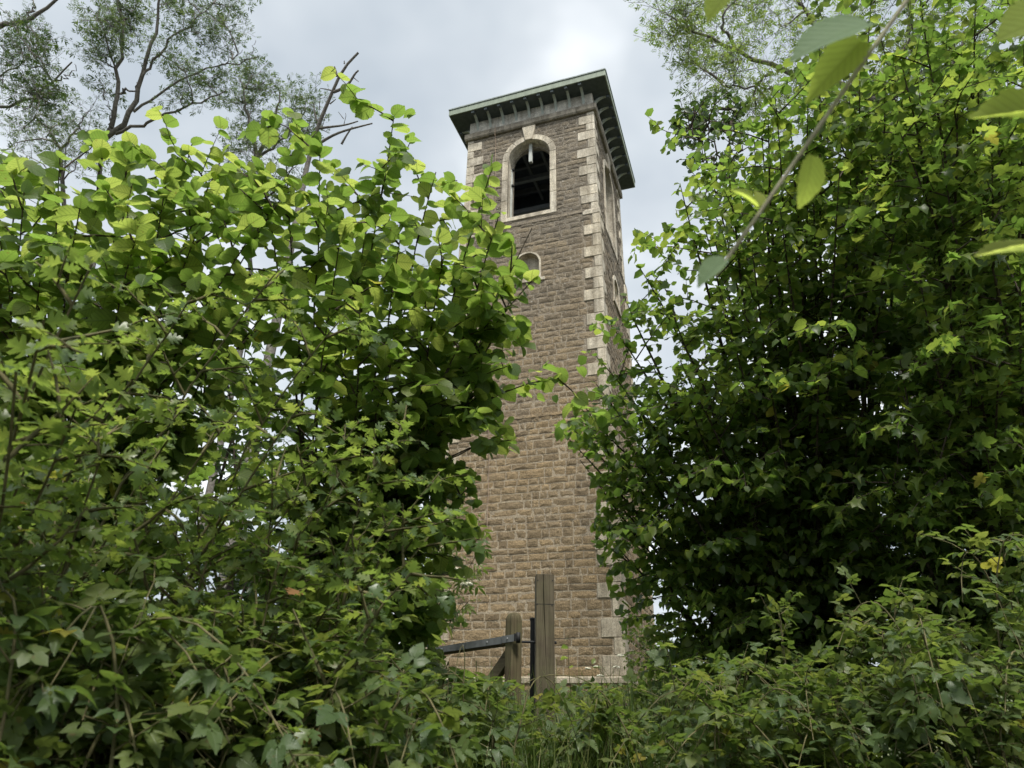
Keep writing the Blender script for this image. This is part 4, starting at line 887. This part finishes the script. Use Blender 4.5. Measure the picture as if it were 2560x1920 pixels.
# ------------------------------------------------------------------ elder by the tower's left foot, bush by its right foot
eld = woody('elder_bush', 'elder bush with drooping narrow leaflets and cream flower heads at the tower foot', 'shrub', (-1.15, 7.4),
      [(1140, 1250, 6.6), (1180, 1300, 6.5), (1200, 1370, 6.6), (1120, 1330, 6.6), (1150, 1440, 6.5), (1060, 1300, 6.8), (1080, 1420, 6.8), (1010, 1380, 7), (1175, 1500, 6.5), (1120, 1530, 6.7), (1040, 1500, 6.8), (980, 1300, 7)],
      None, ML_IVY, MB_CANE, L_ELD, L_ELD, .20, 6, .45, .2, .2, .10, .012, .05, n_parts=200, droop=.5)
def umbel(c, rad, n, parent, base, m=M_FLOWER, name='flower_head'):
    mb = MB()
    for q in range(n):
        a = rng.uniform(0, 6.28); r_ = rad * math.sqrt(rng.random()); p = c + np.array([r_ * math.cos(a), r_ * math.sin(a), .25 * rad * (1 - (r_ / rad) ** 2) + rng.normal(0, .004)]) - base
        e = rng.uniform(.006, .011); mb.add([(p[0] - e, p[1], p[2]), (p[0], p[1] - e, p[2]), (p[0] + e, p[1], p[2] + e * .4), (p[0], p[1] + e, p[2] + e * .3), (p[0], p[1], p[2] - e), (p[0], p[1], p[2] + e * .7)],
                                            [(0, 1, 5), (1, 2, 5), (2, 3, 5), (3, 0, 5), (1, 0, 4), (2, 1, 4), (3, 2, 4), (0, 3, 4)])
    return mb.build(name, m, parent)
for px, py in ((1152, 1440), (1166, 1462), (1135, 1425)): umbel(at(px, py, 6.35), .055, 90, eld.root, eld.base)
woody('ivy_bush', 'bright small-leaved bush against the right foot of the tower', 'shrub', (3.3, 12.9),
      [(1560, 1590, 12.2), (1580, 1555, 12.2), (1620, 1565, 12.4), (1650, 1600, 12.4), (1600, 1620, 12), (1640, 1650, 12), (1690, 1640, 12.2), (1560, 1640, 12), (1680, 1690, 11.8), (1600, 1680, 11.6), (1720, 1680, 12), (1740, 1700, 11.5)],
      None, ML_IVY, MB_CANE, L_ELL, L_ELL, .075, 13, .55, .14, .22, .05, .012, .04, n_parts=0, flat=.8)
low = woody('low_hedge', 'low dense small-leaved hedge below the bright bush by the tower', 'hedge', (2.0, 7.6),
      [(x, y, z) for x, y, z in [(1480, 1740, 7), (1540, 1720, 7.4), (1600, 1705, 7.6), (1660, 1700, 7.6), (1720, 1700, 7.4), (1780, 1720, 7), (1830, 1740, 6.8), (1880, 1760, 6.5), (1500, 1790, 6.2), (1580, 1770, 6.2), (1660, 1770, 6), (1740, 1780, 6), (1820, 1800, 5.8), (1900, 1800, 5.6), (1620, 1830, 5.4), (1720, 1840, 5.2), (1840, 1850, 5), (1560, 1850, 5.2)]],
      None, ML_IVY, MB_CANE, L_ELL, L_ELL, .060, 13, .55, .12, .2, .045, .008, .04, n_parts=0, flat=.75, spread_base=.9, t0=.15)
# ------------------------------------------------------------------ undergrowth and grass on the bank
def scatter(name, label, cat, n, xr, yr, hfun, size, m, lt, flat=.5):
    X_ = rng.uniform(*xr, n); Y_ = rng.uniform(*yr, n); G = ground_z(X_, Y_); hh = hfun(X_, Y_) * rng.random(n) ** .6
    pos = np.stack([X_, Y_, G + hh], -1); a = rng.uniform(0, 6.28, n); ax = np.stack([np.cos(a), np.sin(a), rng.normal(-.15, .25, n)], -1); ax /= np.linalg.norm(ax, axis=1)[:, None]
    nr = UP + rng.normal(0, flat, (n, 3)); X = np.cross(ax, nr); X /= np.linalg.norm(X, axis=1)[:, None]; Z = np.cross(X, ax); sc = size * rng.uniform(.6, 1.25, n)
    tid = rng.integers(len(lt), size=n); VV, FF, UU, RR, k = [], [], [], [], 0; px, py, d = proj(pos); tid[in_clear(px, py) & (rng.random(n) < .97)] = -1
    for j, (V, F, U) in enumerate(lt):
        w = np.where(tid == j)[0]
        W = (V[None, :, 0, None] * X[w][:, None] + V[None, :, 1, None] * ax[w][:, None] + V[None, :, 2, None] * Z[w][:, None]) * sc[w][:, None, None] + pos[w][:, None]
        VV.append(W.reshape(-1, 3)); FF.append((F[None] + (np.arange(len(w)) * len(V))[:, None, None]).reshape(-1, 3) + k); UU.append(np.tile(U, (len(w), 1))); RR.append(np.repeat(rng.random(len(w)), len(V))); k += len(w) * len(V)
    tag(link(name, mesh_tris(name, np.concatenate(VV), np.concatenate(FF), m, uv=np.concatenate(UU), rnd=np.concatenate(RR))), label, cat, kind='stuff')
scatter('undergrowth', 'leafy green undergrowth covering the bank below the tower', 'undergrowth', 9500, (-7, 8), (3.2, 13), lambda x, y: np.clip(.55 + .35 * np.sin(1.9 * x) * np.sin(1.1 * y + x) + .15 * np.sin(5 * x + y), .1, 1.1) * np.where((abs(x - .6) < 1.4) & (y > 6.2), .55, 1.0), .085, ML_BRA, lo(BRA5) + L_ELL)
def grass(n, xr, yr, h):
    x = rng.uniform(*xr, n); y = rng.uniform(*yr, n); z = ground_z(x, y); px, py, d = proj(np.stack([x, y, z + .8 * h[1]], -1)); w_ = ~in_clear(px, py) | (rng.random(n) < .12); x, y, z = x[w_], y[w_], z[w_]; n = len(x); a = rng.uniform(0, 6.28, n); L = rng.uniform(*h, n); lean = rng.uniform(.05, .45, n) * L; w = rng.uniform(.004, .009, n)
    V = np.zeros((n, 10, 3)); dirx, diry = np.cos(a), np.sin(a); sx, sy = -diry, dirx
    for i in range(5):
        t = i / 4; o = lean * t ** 2.2; zz_ = z + L * (t - .22 * (lean / L) * t ** 3); ww = w * (1 - t ** 2 * .97)
        for s_, c in ((0, -1), (1, 1)):
            V[:, i * 2 + s_, 0] = x + dirx * o + sx * ww * c; V[:, i * 2 + s_, 1] = y + diry * o + sy * ww * c; V[:, i * 2 + s_, 2] = zz_
    F = np.array([(2 * i, 2 * i + 1, 2 * i + 3, 2 * i + 2) for i in range(4)]); F = (F[None] + (np.arange(n) * 10)[:, None, None]).reshape(-1, 4)
    U = np.tile(np.array([(s_, i / 4) for i in range(5) for s_ in (.2, .8)]), (n, 1))
    tag(link('grass', mesh_tris('grass', V.reshape(-1, 3), F, ML_GRASS, uv=U, rnd=np.repeat(rng.random(n), 10))), 'long green grass growing up through the brambles', 'grass', kind='stuff')
grass(7000, (-.8, 2.8), (2.2, 5.6), (.55, 1.1))
# ------------------------------------------------------------------ tall weeds in front of the tower foot
def weed(name, label, px, top, zc, heads, leafy=True, flower=M_FLOWER):
    b = at(px, 1760, zc); pl = Plant(name, label, 'weed', 'tall weeds by the tower foot', (b[0], b[1])); c = at(top[0], top[1], zc)
    P = pl.stem(pl.base - UP * .05, c, 0, .006, .002, 12, .03); 
    if leafy: pl.leaves_on(P, .12, .11, .3, .3, .5, .8)
    for hx, hy, rad in heads:
        e = at(hx, hy, zc); i = 8; pl.tw.append((bez(P[i], (P[i] + e) / 2 - UP * .03, e, 5), np.full(5, .002))); umbel(e, rad, 34, pl.root, pl.base, flower)
    pl.thin = 0; pl.finish(L_ELL, L_ELL, ML_HAW, MB_CANE, 40)
weed('tall_weed', 'dark upright weed stem just right of the tall gatepost', 1432, (1420, 1590), 6.9, [])
weed('cow_parsley', 'cow parsley with white heads before the tower corner stones', 1530, (1525, 1630), 8.4, [(1551, 1640, .05), (1540, 1668, .045), (1500, 1690, .04)], False)
weed('cow_parsley', 'small cow parsley half hidden between gatepost and tower corner', 1475, (1480, 1660), 7.6, [(1470, 1672, .03), (1490, 1668, .03)], True)
weed('pink_campion', 'small pink flower in the grass below the gate', 1150, (1146, 1800), 3.4, [(1146, 1802, .014)], True, M_PINK)
weed('pink_campion', 'small pink flower in the grass right of the gatepost', 1515, (1515, 1762), 4.6, [(1515, 1764, .016)], True, M_PINK)
# ------------------------------------------------------------------ twig hanging close to the camera
ZB = .86
br = Plant('hanging_branch', 'blurred twig with a few large leaves hanging close in front at top right', 'branch', None, (1.75, .55))
hang = smooth(np.concatenate([bez(br.base - UP * .1, np.array([1.6, .6, 4.6]), at(2420, -190, ZB), 10), pline([(2330, -80), (2265, 0), (2200, 60), (2150, 135), (2095, 220), (2062, 330), (2028, 390), (1960, 450), (1890, 520), (1850, 590), (1815, 650), (1788, 690)], ZB)]), 44)
br.stem_tubes.append(('stem', hang, np.linspace(.0075, .0024, 44)))
sp2 = smooth(np.concatenate([hang[12:13], pline([(2760, 120), (2690, 330), (2700, 640)], .9)]), 14); br.stem_tubes.append(('stem', sp2, np.linspace(.004, .0015, 14)))
sp3 = smooth(np.concatenate([hang[17:18], pline([(2200, -200), (1950, -120), (1830, -30)], .95)]), 12); br.stem_tubes.append(('stem', sp3, np.linspace(.003, .0012, 12)))
HB = [mesh_tris('leaf', V, F, ML_NEAR, uv=U) for V, F, U in [leaf_tmpl(serrate(BEE, 2, .025), f, c, .05, i) for i, (f, c) in enumerate(((.25, .14), (.45, .22), (.3, .3)))]]
def near_leaf(b, t, z, wid, nrm, k=0, m=None):
    p0, p1 = at(b[0], b[1], z[0]), at(t[0], t[1], z[1]); L = np.linalg.norm(p1 - p0); ax = (p1 - p0) / L
    nr = unit(np.asarray(nrm, float)); X = unit(np.cross(ax, nr)); Z = np.cross(X, ax); o = link('leaf', HB[k], br.root); p = p0 - br.base
    if m: o.data = HB[k].copy(); o.data.materials[0] = m
    o.matrix_basis = Matrix(((X[0] * L * wid, ax[0] * L, Z[0] * L, p[0]), (X[1] * L * wid, ax[1] * L, Z[1] * L, p[1]), (X[2] * L * wid, ax[2] * L, Z[2] * L, p[2]), (0, 0, 0, 1)))
near_leaf((2182, 62), (1988, 108), (.86, .80), .58, (.1, -.85, .5), 0, ML_UNDER)
near_leaf((2152, 105), (2030, 226), (.86, .84), .62, (.3, -.9, .3), 1)
near_leaf((2028, 388), (2022, 516), (.86, .86), .85, (.3, -.95, -.1), 2)
near_leaf((1892, 518), (1838, 462), (.86, .85), .8, (-.2, -.8, .5), 1)
near_leaf((1893, 516), (1905, 462), (.86, .88), .6, (.4, -.6, .6), 2)
near_leaf((1815, 648), (1742, 702), (.86, .85), .9, (-.1, -.85, .5), 1, ML_UNDER)
near_leaf((1832, -30), (1768, 32), (.95, .93), .9, (.1, -.8, .5), 1)
near_leaf((2705, 30), (2515, 60), (.88, .84), .9, (.2, -.9, .4), 0)
near_leaf((2690, 330), (2480, 225), (.9, .84), .7, (.1, -.9, .4), 1)
near_leaf((2700, 640), (2452, 592), (.9, .85), .55, (.1, -.6, .8), 0)
br.thin = 0; br.finish(L_BEE, H_BEE, ML_NEAR, MB_TWIG, 0, tube_n=8)
